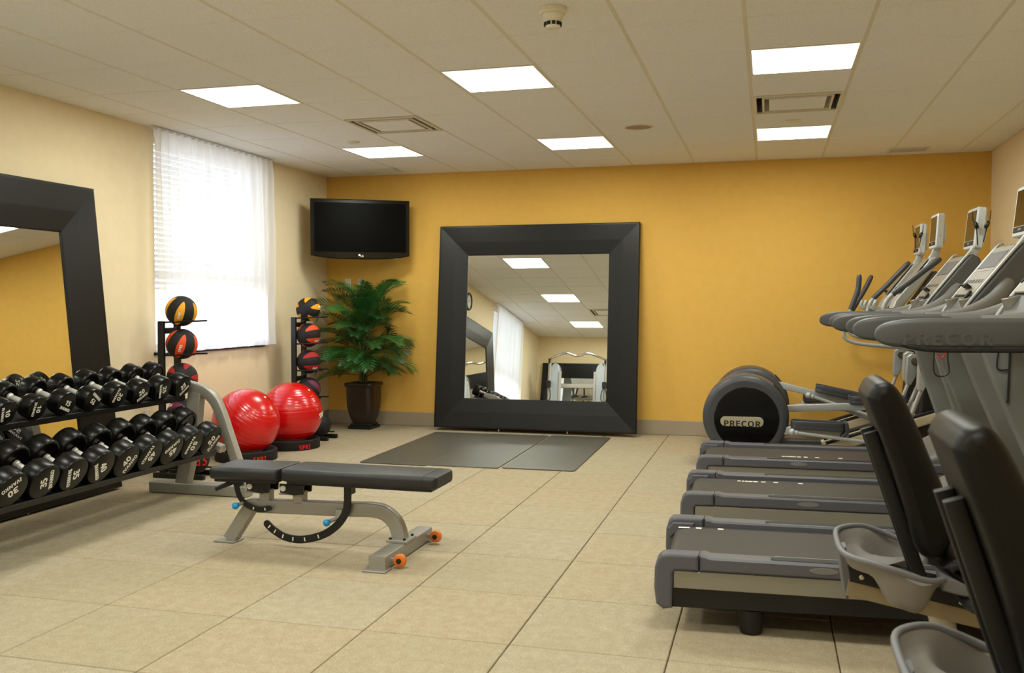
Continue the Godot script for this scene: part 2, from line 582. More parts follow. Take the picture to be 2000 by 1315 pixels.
const DIFF := [Vector2i(2, 2), Vector2i(7, 2), Vector2i(2, -6), Vector2i(7, -6)]

func windows(w: Array, called: String):
	var zc: float = (w[0] + w[1]) / 2
	var yc: float = (w[2] + w[3]) / 2
	var ww: float = w[1] - w[0]
	var hh: float = w[3] - w[2]
	var x := XL - 0.15
	var g := G.new()
	g.box(Vector3(x, w[2] + 0.03, zc), Vector3(0.06, 0.06, ww), 0.006)
	g.box(Vector3(x, w[3] - 0.03, zc), Vector3(0.06, 0.06, ww), 0.006)
	for s in [w[0] + 0.03, w[1] - 0.03]: g.box(Vector3(x, yc, s), Vector3(0.06, hh - 0.12, 0.06), 0.006)
	g.box(Vector3(x, w[2] + hh * 0.36, zc), Vector3(0.05, 0.05, ww - 0.12), 0.006)
	var win := struct(called, g, M.white)
	part(win, "pane", G.new().box(Vector3(x, w[2] + 0.06 + (hh * 0.36 - 0.085) / 2, zc), Vector3(0.006, hh * 0.36 - 0.085, ww - 0.12)), M.glass)
	part(win, "pane", G.new().box(Vector3(x, (w[2] + hh * 0.36 + 0.025 + w[3] - 0.06) / 2, zc), Vector3(0.006, hh * 0.64 - 0.085, ww - 0.12)), M.glass)
	part(win, "gap_shade_bar", G.new().box(Vector3(XL - 0.03, w[2] - 0.012, zc), Vector3(0.10, 0.024, ww + 0.06), 0.004), M.tm_dark, "dark narrow bar standing in for the shaded gap under the curtain")  # dark bar paints in the shaded gap below the curtain hem

func curtain_and_blind(z0: float, z1: float, called_label: String, blind_label: String, z_open0: float, z_open1: float):
	# blind: head rail and slats in the opening
	var zc := (z_open0 + z_open1) / 2
	var bl := thing("venetian_blind", blind_label, "blind", Vector3(XL - 0.065, 0.97, zc))
	part(bl, "head_rail", G.new().box(Vector3(0, 1.70, 0), Vector3(0.05, 0.05, z_open1 - z_open0 - 0.03), 0.004), M.white)
	var slat := G.new().box(Vector3.ZERO, Vector3(0.048, 0.0025, z_open1 - z_open0 - 0.04), 0.0, Basis(Vector3(0, 0, 1), 0.55)).mesh()
	for k in 26:
		var o := part(bl, "slat", slat, M.slat)
		o.position = Vector3(0, 1.645 - k * 0.044, 0)
	for s in [-0.62, 0.0, 0.62]:
		part(bl, "ladder_cord", G.new().box(Vector3(0.027, 1.10, s), Vector3(0.002, 1.12, 0.006)), M.white)
	part(bl, "bottom_rail", G.new().box(Vector3(0, 0.50, 0), Vector3(0.045, 0.02, z_open1 - z_open0 - 0.04), 0.004), M.white)
	# sheer curtain, pinch pleats at the head, soft folds to the hem
	var cu := thing("sheer_curtain", called_label, "curtain", Vector3(XL + 0.06, 0.945, (z0 + z1) / 2))
	var hw := (z1 - z0) / 2
	var N := 220
	var R := 30
	var g := G.new()
	var H := HC - 0.012 - 0.945
	var grid := []
	var fn := FastNoiseLite.new(); fn.seed = 5; fn.frequency = 1.0
	for r in R + 1:
		var v := float(r) / R
		var y := H * v
		var row := []
		for i in N + 1:
			var u := float(i) / N
			var head := smoothstep(0.90, 1.0, v)
			var f1 := sin(u * TAU * 19.0 + 0.8 * sin(v * 2.0 + u * 9.0)) * lerpf(0.012, 0.016, head)
			var f2 := sin(u * TAU * 7.0 + 1.4 + 1.1 * (1.0 - v)) * 0.016 * (1.0 - head)
			var f3 := fn.get_noise_2d(u * 5.0, v * 1.5) * 0.03 * (1.0 - v)
			var flare := (1.0 - v) * 0.03
			row.append(Vector3(f1 + f2 + f3 + 0.02, y, (-1.0 + 2.0 * u) * (hw + flare * 0.6) - flare * 0.8))
		grid.append(row)
	for r in R:
		for i in N:
			g.tri(grid[r][i], grid[r + 1][i], grid[r + 1][i + 1], 1)
			g.tri(grid[r][i], grid[r + 1][i + 1], grid[r][i + 1], 1)
	part(cu, "cloth", g, M.voile)
	part(cu, "track", G.new().box(Vector3(0.01, H - 0.004, 0), Vector3(0.03, 0.014, hw * 2.0 + 0.04), 0.003), M.white)
	# pleat tape at the head
	var hem := G.new()
	for i in N:
		var a: Vector3 = grid[0][i]; var b: Vector3 = grid[0][i + 1]
		hem.tri(a + Vector3(0.002, 0.0, 0), a + Vector3(0.002, 0.05, 0), b + Vector3(0.002, 0.05, 0), 1)
		hem.tri(a + Vector3(0.002, 0.0, 0), b + Vector3(0.002, 0.05, 0), b + Vector3(0.002, 0.0, 0), 1)
	part(cu, "hem", hem, M.voile)

func ceiling_lights():
	var lit := [["window side", 1], ["middle", 4], ["treadmill side", 7]]
	var names := {4: "nearest the ochre wall", 0: "second row from the ochre wall", -4: "third row from the ochre wall", -8: "row by the cream end wall"}
	for c in [1, 4, 7]:
		for j in [4, 0, -4, -8]:
			var side: String = {1: "above the curtained side", 4: "above the middle of the room", 7: "above the treadmill side"}[c]
			var t := thing("ceiling_light", "square lit ceiling panel %s, %s" % [side, names[j]], "ceiling light", Vector3(xcol(c) + CELL / 2, HC, zrow(j) - CELL / 2), 0, "ceiling light panels")
			var g := G.new()
			for s in [-1, 1]:
				g.box(Vector3(s * 0.2905, 0.012, 0), Vector3(0.012, 0.024, 0.593), 0.001)
				g.box(Vector3(0, 0.012, s * 0.2905), Vector3(0.569, 0.024, 0.012), 0.001)
			part(t, "frame", g, M.white)
			part(t, "diffuser", G.new().box(Vector3(0, 0.012, 0), Vector3(0.568, 0.008, 0.568)), M.lamp)
			part(t, "housing", G.new().box(Vector3(0, 0.08, 0), Vector3(0.58, 0.11, 0.58)), M.white)
			var al := AreaLight3D.new()
			al.name = "panel_glow"
			al.area_size = Vector2(0.56, 0.56)
			al.light_color = Color(0.985, 1.0, 0.955)
			al.light_energy = 2.55
			al.area_range = 14.0
			al.shadow_enabled = true
			t.add_child(al)
			al.position = Vector3(0, 0.006, 0)
			al.rotation.x = -PI / 2

func ceiling_fittings():
	for c in DIFF:
		var lab: String = {Vector2i(2, 2): "square louvred air diffuser in the ceiling between the left light panels", Vector2i(7, 2): "square louvred air diffuser in line with the right light panels", Vector2i(2, -6): "square louvred air diffuser over the cable machine end", Vector2i(7, -6): "square louvred air diffuser over the recumbent bikes"}[c]
		var t := thing("air_diffuser", lab, "air vent", Vector3(xcol(c.x) + CELL / 2, HC, zrow(c.y) - CELL / 2), 0, "square air diffusers")
		var ring := func(o: float, i: float, y: float) -> G:
			var g := G.new()
			var wd := (o - i) / 2
			var mid := (o + i) / 4
			for s in [-1, 1]:
				g.box(Vector3(s * mid, y, 0), Vector3(wd, 0.012, o), 0.002)
				g.box(Vector3(0, y, s * mid), Vector3(i, 0.012, wd), 0.002)
			return g
		part(t, "flange", ring.call(0.594, 0.550, -0.002), M.tee)
		part(t, "louvre", ring.call(0.475, 0.445, -0.002), M.tee)
		part(t, "centre_panel", G.new().box(Vector3(0, -0.002, 0), Vector3(0.380, 0.010, 0.380), 0.003), M.tile)
		var duct := G.new()
		for s in [-1, 1]:
			duct.box(Vector3(s * 0.280, 0.085, 0), Vector3(0.004, 0.17, 0.564))
			duct.box(Vector3(0, 0.085, s * 0.280), Vector3(0.564, 0.17, 0.004))
		duct.box(Vector3(0, 0.172, 0), Vector3(0.564, 0.004, 0.564))
		part(t, "duct_box", duct, M.duct, "sheet metal duct behind the louvres")
		# sloping cones behind the ring and the centre panel
		for q in [[0.232, 0.215], [0.188, 0.17]]:
			var cone := G.new()
			for k in 4:
				var r0 := Basis(Vector3.UP, PI / 2 * k)
				cone.oquad(r0 * Vector3(-q[0], 0.002, q[0]), r0 * Vector3(q[0], 0.002, q[0]), r0 * Vector3(q[1], 0.10, q[1]), r0 * Vector3(-q[1], 0.10, q[1]), Vector3(0, 0.05, 0))
			part(t, "cone", cone, M.tee)
	for a in [[Vector3(-3.96, 0, -9.22), "small slotted return grille in the ceiling above the television"], [Vector3(1.22, 0, -9.32), "small slotted return grille in the ceiling near the right corner"]]:
		var t := thing("return_grille", a[1], "air vent", Vector3(a[0].x, HC, a[0].z), 0, "small return grilles")
		var g := G.new()
		for s in [-1, 1]:
			g.box(Vector3(s * 0.165, -0.003, 0), Vector3(0.02, 0.006, 0.25), 0.001)
			g.box(Vector3(0, -0.003, s * 0.115), Vector3(0.31, 0.006, 0.02), 0.001)
		part(t, "frame", g, M.tee)
		part(t, "backing", G.new().box(Vector3(0, -0.001, 0), Vector3(0.31, 0.002, 0.21)), M.base)
		for k in 7: part(t, "slat", G.new().box(Vector3(0, -0.003, -0.09 + k * 0.03), Vector3(0.31, 0.003, 0.014), 0, Basis(Vector3.RIGHT, 0.4)), M.tee)
	# smoke detector
	var sd := thing("smoke_detector", "white smoke detector hanging under the ceiling", "detector", Vector3(-1.01, HC, -4.425))
	part(sd, "base", G.new().lathe(v2([0, 0.0, 0.068, 0.0, 0.068, -0.018, 0.060, -0.028, 0.045, -0.03]), 28), M.plate)
	part(sd, "housing", G.new().lathe(v2([0.052, -0.026, 0.050, -0.045, 0.043, -0.06, 0.038, -0.066]), 28), M.plate)
	for k in 10:
		part(sd, "sensor_slot", G.new().box(Vector3(0.0395, -0.075, 0).rotated(Vector3.UP, TAU * k / 10), Vector3(0.006, 0.016, 0.016), 0.0, Basis(Vector3.UP, TAU * k / 10)), M.tm_dark)
	part(sd, "cap", G.new().lathe(v2([0.036, -0.064, 0.036, -0.084, 0.032, -0.094, 0.02, -0.098, 0, -0.098]), 28), M.plate)
	# flush speaker and concealed sprinklers
	var sp := thing("ceiling_speaker", "round flush beige ceiling speaker beyond the middle light panel", "speaker", Vector3(-1.019, HC, -7.541))
	part(sp, "rim", G.new().lathe(v2([0.118, 0.0, 0.118, -0.006, 0.108, -0.008, 0.104, -0.003]), 36), M.tee)
	part(sp, "grille", G.new().lathe(v2([0.106, -0.003, 0.06, -0.005, 0, -0.006]), 36), M.base)
	for a in [[Vector3(-3.509, 0, -7.563), "round concealed sprinkler plate beside the left rear light panel"], [Vector3(0.171, 0, -7.609), "round concealed sprinkler plate beside the right rear light panel"]]:
		var t := thing("sprinkler", a[1], "sprinkler", Vector3(a[0].x, HC, a[0].z), 0, "ceiling sprinklers")
		part(t, "escutcheon", G.new().lathe(v2([0.058, 0.0, 0.058, -0.004, 0.046, -0.007]), 28), M.tee)
		part(t, "cover_plate", G.new().lathe(v2([0.046, -0.006, 0.044, -0.012, 0, -0.013]), 28), M.plate)

# leaning mirror: w wide, h tall, frame f; local z forward, base at origin, leaning back by ang
func mirror_thing(label: String, at: Vector3, turn: float, ang: float, w: float, h: float, f: float, d: float = 0.065):
	var t := thing("leaning_mirror", label, "mirror", at, turn)
	var B := Transform3D(Basis(Vector3.RIGHT, -ang), Vector3.ZERO)
	var inner := 0.030
	# each rail is a mitred board, thick at the outer edge and sloping to the glass
	for k in 4:
		var g := G.new()
		var L := w if k % 2 == 0 else h
		var rot := Transform3D(Basis(Vector3(0, 0, 1), PI / 2 * k), Vector3(0, h / 2, 0))
		var off := h / 2 if k % 2 == 0 else w / 2
		var sec := [[-0.0, 0.0], [0.0, d - 0.006], [0.006, d], [0.02, d], [f * 0.55, d * 0.80], [f - 0.006, inner + 0.004], [f, inner], [f, 0.0]]
		var T := B * rot
		var c := T * Vector3(0, -off + f / 2, d / 2)
		var a := []
		var b := []
		for s in sec:
			a.append(T * Vector3(-L / 2 + s[0], -off + s[0], s[1]))
			b.append(T * Vector3(L / 2 - s[0], -off + s[0], s[1]))
		for i in sec.size():
			var i2 := (i + 1) % sec.size()
			g.oquad(a[i], b[i], b[i2], a[i2], c)
		part(t, "frame_rail", g, M.wenge)
	part(t, "glass", G.new().box(B * Vector3(0, h / 2, inner - 0.012), Vector3(w - 2 * f + 0.01, h - 2 * f + 0.01, 0.006), 0.0, B.basis), M.mirror)
	part(t, "backing", G.new().box(B * Vector3(0, h / 2, 0.006), Vector3(w - 2 * f + 0.02, h - 2 * f + 0.02, 0.010), 0.0, B.basis), M.tm_dark)
	for s in [-0.17, 0.17]:
		part(t, "floor_clip", G.new().box(Vector3(s * w, 0.004, d * 0.6), Vector3(0.012, 0.05, 0.004), 0.001), M.chrome, "small steel floor clip")
	return t

# ------------------------------------------------------------------ far wall and window side
func television():
	var a := Vector3(-4.60, 0, -8.86)
	var b := Vector3(-3.715, 0, -9.40)
	var d := b - a
	var w := d.length()
	var ang := atan2(-d.z, d.x)
	var t := thing("television", "black flat television mounted high in the corner", "television", Vector3((a.x + b.x) / 2, 1.80, (a.z + b.z) / 2), ang)
	# housing with a bowed lower edge
	var o := []
	for i in 13:
		var u := -1.0 + 2.0 * i / 12.0
		o.append(Vector2(u * (w / 2), 0.012 + 0.026 * u * u * u * u + 0.012 * u * u))
	o.append(Vector2(w / 2 + 0.002, 0.64)); o.append(Vector2(-w / 2 - 0.002, 0.64))
	part(t, "housing", G.new().extrude(o, -0.075, 0.0, 0.008), M.black_gloss)
	part(t, "screen", G.new().box(Vector3(0, 0.345, 0.001), Vector3(w - 0.075, 0.515, 0.004), 0.001), M.screen_off)
	var lg := part(t, "logo", text_mesh("LG", 0.020, 0.002), M.white_ink, "small pale LG logo"); lg.position = Vector3(0.012, 0.045, 0.002)
	part(t, "logo_disc", G.new().lathe(v2([0, 0.002, 0.011, 0.002, 0.011, 0]), 16, Transform3D(Basis(Vector3.RIGHT, PI / 2), Vector3(-0.016, 0.056, 0.001))), M.white_ink)
	part(t, "wall_mount", G.new().box(Vector3(0, 0.33, -0.085), Vector3(0.34, 0.26, 0.02), 0.004).tube([Vector3(0, 0.33, -0.09), Vector3(0, 0.33, -0.565)], 0.022, 10), M.black)
	part(t, "power_light", G.new().box(Vector3(w * 0.36, 0.022, -0.005), Vector3(0.03, 0.004, 0.006), 0.001), M.silver_light)

func wall_plates():
	var p := solo("wall_plate", G.new().box(Vector3.ZERO, Vector3(0.075, 0.115, 0.008), 0.003), M.plate, "blank cream wall plate on the ochre wall left of the palm top", "wall plate", Vector3(-4.535, 1.565, ZW + 0.004))
	part(p, "screw", G.new().lathe(v2([0, 0.002, 0.004, 0.001, 0.004, 0]), 8, Transform3D(Basis(Vector3.RIGHT, PI / 2), Vector3(0, 0.04, 0.004))), M.silver)
	var s := solo("socket_plate", G.new().box(Vector3.ZERO, Vector3(0.075, 0.118, 0.008), 0.003), M.plate, "cream socket plate behind the tips of the palm", "wall plate", Vector3(-4.372, 1.56, ZW + 0.004))
	part(s, "adapter", G.new().box(Vector3(0.005, 0.01, 0.03), Vector3(0.055, 0.075, 0.05), 0.006), M.plate)
	var o := solo("power_outlet", G.new().box(Vector3.ZERO, Vector3(0.008, 0.115, 0.072), 0.003), M.plate, "cream power outlet low on the window wall", "outlet", Vector3(XL + 0.004, 0.44, -6.42))
	part(o, "receptacle", G.new().box(Vector3(0.005, 0, 0), Vector3(0.006, 0.07, 0.034), 0.002), M.white)
	var n := solo("wall_panel", G.new().box(Vector3.ZERO, Vector3(0.012, 0.26, 0.20), 0.003), M.white, "white notice panel on the right wall behind the screens", "panel", Vector3(XR - 0.006, 1.80, -7.62))
	part(n, "paper", G.new().box(Vector3(-0.007, 0, 0), Vector3(0.002, 0.22, 0.16)), M.plate)
	# clock above the long mirror
	var c := thing("wall_clock", "round black rimmed wall clock above the long mirror", "clock", Vector3(XL, 2.46, -4.42))
	var T := Transform3D(Basis(Vector3(0, 0, 1), -PI / 2), Vector3.ZERO)
	part(c, "rim", G.new().lathe(v2([0.145, 0.0, 0.15, 0.02, 0.142, 0.035, 0.128, 0.035, 0.122, 0.022]), 36, T), M.black)
	part(c, "dial", G.new().lathe(v2([0.125, 0.018, 0, 0.018]), 36, T), M.white)
	for k in 12:
		var q := Basis(Vector3.RIGHT, TAU * k / 12)
		part(c, "hour_mark", G.new().box(q * Vector3(0.019, 0.108, 0), Vector3(0.002, 0.018, 0.006), 0, q), M.black)
	part(c, "hour_hand", G.new().box(Basis(Vector3.RIGHT, 1.0) * Vector3(0.021, 0.03, 0), Vector3(0.002, 0.07, 0.008), 0, Basis(Vector3.RIGHT, 1.0)), M.black)
	part(c, "minute_hand", G.new().box(Basis(Vector3.RIGHT, -1.9) * Vector3(0.023, 0.045, 0), Vector3(0.002, 0.10, 0.006), 0, Basis(Vector3.RIGHT, -1.9)), M.black)

# ------------------------------------------------------------------ dumbbells
var WORDS := {5: "five", 10: "ten", 15: "fifteen", 20: "twenty", 25: "twenty-five", 30: "thirty", 35: "thirty-five", 40: "forty", 45: "forty-five", 50: "fifty"}

func dumbbell(w: int, label: String, at: Vector3, tilt: float, r: float, half: float, roll: float, group: String):
	var t := thing("dumbbell", label, "dumbbell", at, 0, group)
	t.rotation.z = -tilt
	var key := "db%d" % w
	if not M.has(key + "h"):
		var l := half * 2.0 * (0.295 if w <= 25 else 0.335)
		var prof := v2([0, 0, r * 0.86, 0, r * 0.95, l * 0.03, r, l * 0.12, r, l * 0.80, r * 0.975, l * 0.90, r * 0.92, l * 0.97, r * 0.84, l, r * 0.76, l * 0.99, r * 0.70, l * 0.92, 0.02, l * 0.90])
		# head built along x: flat printed face outside at +half
		var T := Transform3D(Basis(Vector3(0, 0, 1), PI / 2), Vector3(half, 0, 0))
		M[key + "h"] = G.new().lathe(prof, 30, T).mesh()
		var T2 := Transform3D(Basis(Vector3(0, 0, 1), -PI / 2), Vector3(-half, 0, 0))
		M[key + "g"] = G.new().lathe(prof, 30, T2).mesh()
		var hl := half - l
		var T3 := Transform3D(Basis(Vector3(0, 0, 1), -PI / 2), Vector3(-hl - 0.004, 0, 0))
		M[key + "b"] = G.new().lathe(v2([0.022, 0, 0.022, 0.012, 0.0155, 0.02, 0.017, hl * 0.6, 0.0175, hl + 0.004, 0.017, hl * 1.4, 0.0155, hl * 2 - 0.012, 0.022, hl * 2 - 0.004, 0.022, hl * 2 + 0.008]), 14, T3).mesh()
		M[key + "n"] = text_mesh(str(w), r * 0.42, 0.002)
		M[key + "w"] = text_mesh("IVANKO", r * 0.235, 0.002)
	var h := part(t, "head", M[key + "h"], M.rubber)
	part(t, "head", M[key + "g"], M.rubber)
	part(t, "handle", M[key + "b"], M.knurl, "knurled steel handle")
	for side in [1, -1]:
		var hd: Node3D = h if side == 1 else t.get_child(1)
		var B := Basis(Vector3.UP, PI / 2 * side) * Basis(Vector3(0, 0, 1), deg_to_rad(roll))
		for q in [["n", 0.26], ["w", -0.30]]:
			var o := part(hd, "weight_mark" if q[0] == "n" else "lettering", M[key + q[0]], M.white_ink)
			o.transform = Transform3D(B, Vector3((half + 0.0008) * side, 0, 0) + B * Vector3(0, r * q[1] - r * (0.17 if q[0] == "n" else 0.09), 0))

func dumbbells():
	var rack := thing("dumbbell_rack", "two tier dumbbell rack with silver end frames and black trays", "rack", Vector3(-3.9, 0, -4.6))
	# end frames, in the rack's own axes
	for z in [-1.16, 1.25]:
		var f := part(rack, "end_frame", G.new().sweep([Vector3(-0.35, 0.04, z), Vector3(0.42, 0.04, z)], rrect(0.10, 0.075, 0.008)), M.silver)
		part(f, "rear_post", G.new().sweep([Vector3(-0.10, 0.07, z), Vector3(-0.02, 0.40, z), Vector3(0.015, 0.72, z)], rrect(0.10, 0.075, 0.008), Vector3(0, 0, 1)), M.silver)
		part(f, "front_post", G.new().sweep(spl(v3([-0.10, 0.775, 0.0, 0.755, 0.09, 0.725, 0.165, 0.66, 0.215, 0.56, 0.255, 0.45, 0.31, 0.30, 0.355, 0.17, 0.385, 0.07], z), 4), rrect(0.07, 0.062, 0.008), Vector3(0, 0, 1)), M.silver)
		part(f, "tier_bracket", G.new().box(Vector3(0.16, 0.345, z), Vector3(0.14, 0.05, 0.07), 0.006, Basis(Vector3(0, 0, 1), -0.3)), M.silver_light)
		part(f, "end_cap", G.new().box(Vector3(-0.105, 0.775, z), Vector3(0.012, 0.065, 0.075), 0.003), M.black)
	# trays: slanted plate with a lip, saddles between the bells
	for tr in [["upper_tray", Vector3(-0.155, 0.728, 0.05), 0.335, 0.215, 0.2206, 0.30], ["lower_tray", Vector3(0.095, 0.362, 0.05), 0.455, 0.215, 0.2167, 0.30]]:
		var B := Basis(Vector3(0, 0, 1), -tr[2])
		var L := 2.34
		var g := G.new()
		g.box(tr[1] + B * Vector3(0, -0.012, 0), Vector3(tr[3], 0.012, L), 0.003, B)
		g.box(tr[1] + B * Vector3(tr[3] / 2, -0.012, 0), Vector3(0.012, 0.040, L), 0.003, B)
		g.box(tr[1] + B * Vector3(-tr[3] / 2, -0.010, 0), Vector3(0.012, 0.035, L), 0.003, B)
		var p := part(rack, tr[0], g, M.black)
		for k in 10:
			part(p, "saddle", G.new().box(tr[1] + B * Vector3(0.0, 0.0, 0) + Vector3(0, 0, -0.925 + k * tr[4]), Vector3(tr[3] - 0.05, 0.020, 0.035), 0.008, B), M.black)
	# upper tier
	var wt := [5, 10, 10, 15, 15, 20, 20, 25, 25]
	var roll_u := [0, -80, -92, -22, 145, -110, 30, -75, 40]
	for k in 9:
		var w: int = wt[k]
		var r: float = {5: 0.062, 10: 0.070, 15: 0.075, 20: 0.080, 25: 0.083}[w]
		var f: float = float(k) / 8.0
		var half: float = {5: 0.13, 10: 0.142, 15: 0.148, 20: 0.153, 25: 0.157}[w]
		var z := lerpf(-3.865, -5.63, f)
		var lab := "black dumbbell marked %d on the upper tier" % w
		if w == 5: lab = "small black dumbbell marked five at the light end of the upper tier"
		elif wt[k - 1] != w: lab = "black dumbbell marked %s, beside the lighter %s on the upper tier" % [WORDS[w], WORDS[wt[k - 1]]]
		elif k < 8: lab = "black dumbbell marked %s, beside the heavier %s on the upper tier" % [WORDS[w], WORDS[wt[k + 1]]]
		else: lab = "black dumbbell marked twenty-five at the outer end of the upper tier"
		dumbbell(w, lab, Vector3(-4.05, 0.735 + r, z), 0.335, r, half, roll_u[k], "dumbbells on the upper tier")
	wt = [30, 30, 35, 35, 40, 40, 45, 45, 50, 50]
	var roll_l := [20, 215 - 360, 107, -72, -60, 60, -110, -145, -102, 57]
	for k in 10:
		var w: int = wt[k]
		var r: float = {30: 0.099, 35: 0.102, 40: 0.105, 45: 0.107, 50: 0.108}[w]
		var half: float = {30: 0.152, 35: 0.154, 40: 0.156, 45: 0.159, 50: 0.161}[w]
		var z := lerpf(-3.63, -5.58, float(k) / 9.0)
		var lab := ""
		if k == 0: lab = "black dumbbell marked thirty at the light end of the lower tier"
		elif wt[k - 1] != w: lab = "black dumbbell marked %s, beside the lighter %s on the lower tier" % [WORDS[w], WORDS[wt[k - 1]]]
		elif k < 9: lab = "black dumbbell marked %s, beside the heavier %s on the lower tier" % [WORDS[w], WORDS[wt[k + 1]]]
		else: lab = "black dumbbell marked fifty at the outer end of the lower tier"
		dumbbell(w, lab, Vector3(-3.795, 0.372 + r, z), 0.455, r, half, roll_l[k], "dumbbells on the lower tier")

# ------------------------------------------------------------------ ball racks
func med_ball(label: String, group: String, at: Vector3, col: String, axis: Vector3, spin: float, text: String, r: float = 0.118):
	var t := thing("medicine_ball", label, "ball", at, 0, group)
	var up := axis.normalized()
	var xx := up.cross(Vector3(0.2, 0.1, 1)).normalized()
	var B := Basis(xx, up, xx.cross(up)) * Basis(Vector3.UP, spin)
	part(t, "shell", G.new().ball(Vector3.ZERO, r, 40, 26), M.rubber_matt)
	var cnt := 5
	for k in cnt:
		var g := G.new()
		var f := TAU * k / cnt
		var NI := 12
		var NJ := 6
		var pt := func(i: int, j: int) -> Vector3:
			var u := -1.0 + 2.0 * i / NI
			var lat := u * 1.02
			var wd := 0.27 * pow(maxf(0.0, 1.0 - u * u), 0.45)
			var lon := f + wd * (-1.0 + 2.0 * j / NJ)
			return B * Vector3(cos(lat) * cos(lon), sin(lat), cos(lat) * sin(lon)) * (r * 1.008)
		for i in NI:
			for j in NJ:
				var a: Vector3 = pt.call(i, j); var b: Vector3 = pt.call(i + 1, j); var c: Vector3 = pt.call(i + 1, j + 1); var d: Vector3 = pt.call(i, j + 1)
				if i < NI - 1: g.otri(a, b, c, Vector3.ZERO, 3)
				if i > 0: g.otri(a, c, d, Vector3.ZERO, 3)
		var p := part(t, "panel", g, M[col])
		if text and k % 2 == 0:
			var out := (B * Vector3(cos(f), 0, sin(f))).normalized()
			var TB := Basis(B * Vector3.UP, out.cross(B * Vector3.UP) * -1.0, out)
			TB = Basis(B * Vector3.UP, out.cross(B * Vector3.UP), out)
			part(p, "lettering", text_on_ball(text, 0.020, r * 1.008, TB), M.white_ink)

func ball_rack(label: String, at: Vector3) -> Node3D:
	var t := thing("ball_rack", label, "rack", at, 0, "black medicine ball racks")
	for s in [[0.10, 0.0], [-0.10, 0.0]]:
		var p := part(t, "post", G.new().box(Vector3(0, 0.62, s[0]), Vector3(0.05, 1.18, 0.032), 0.003), M.black)
		part(p, "foot", G.new().box(Vector3(0.14, 0.02, s[0]), Vector3(0.44, 0.04, 0.04), 0.004), M.black)
	for y in [1.135, 0.60, 0.06]:
		part(t, "cross_bar", G.new().box(Vector3(0, y, 0), Vector3(0.03, 0.045, 0.17), 0.003), M.black)
	for y in [1.20, 0.945, 0.68, 0.405, 0.055]:
		for s in [-0.082, 0.082]:
			part(t, "ball_rod", G.new().tube([Vector3(0.0, y, s), Vector3(0.28 if y > 0.1 else 0.34, y + 0.012, s)], 0.007, 8), M.black)
	return t

func ball_racks():
	var near := "black ball rack beside the dumbbell rack"
	var far := "black ball rack beside the potted palm"
	ball_rack(near, Vector3(-4.50, 0, -6.32))
	ball_rack(far, Vector3(-4.51, 0, -8.42))
	var cols := ["ball_yellow", "ball_orange", "ball_red", "ball_purple", "ball_grey"]
	var nm := ["yellow", "orange", "red", "purple", "charcoal"]
	var ys := [1.287, 1.032, 0.767, 0.492, 0.142]
	var ax1 := [Vector3(0.42, 0.9, 0.1), Vector3(0.40, 0.9, 0.05), Vector3(0.55, 0.12, 0.8), Vector3(0.9, 0.4, 0.3), Vector3(0.2, 0.9, 0.3)]
	var ax2 := [Vector3(0.13, 0.02, 0.99), Vector3(-0.2, -0.05, 0.9), Vector3(-0.45, -0.05, 0.9), Vector3(-0.5, 0.85, 0.6), Vector3(0.5, 0.6, 0.4)]
	var sp1 := [1.34, 1.36, 0.25, 0.2, 0.0]
	var sp2 := [0.3, 0.1, 0.2, 0.7, 0.2]
	for k in 5:
		var words: String = ["top", "second from top", "middle", "fourth from top", "bottom"][k]
		for s in 2:
			var x := -4.39 if s == 0 else -4.405
			if k == 4: x = -4.295
			var z := -6.32 if s == 0 else -8.42
			var rr := 0.118
			if k == 4 and s == 0:
				med_ball("black medicine ball with red lettering, bottom of the rack by the dumbbells", "medicine balls", Vector3(x, ys[k], z), cols[k], ax1[k], sp1[k], "")
				var b: Node3D = get_child(get_child_count() - 1)
				part(b, "lettering", text_on_ball("SPRI", 0.075, 0.1185, Basis.looking_at(-Vector3(0.60, 0.0, 0.8), Vector3(-0.12, -1, 0))), M.red_ink, "large red SPRI lettering")
			else:
				med_ball("black medicine ball with %s panels, %s of the rack by the %s" % [nm[k], words, "dumbbells" if s == 0 else "palm"], "medicine balls", Vector3(x, ys[k], z), cols[k], ax1[k] if s == 0 else ax2[k], sp1[k] if s == 0 else sp2[k], "SPRI" if k < 4 else "")

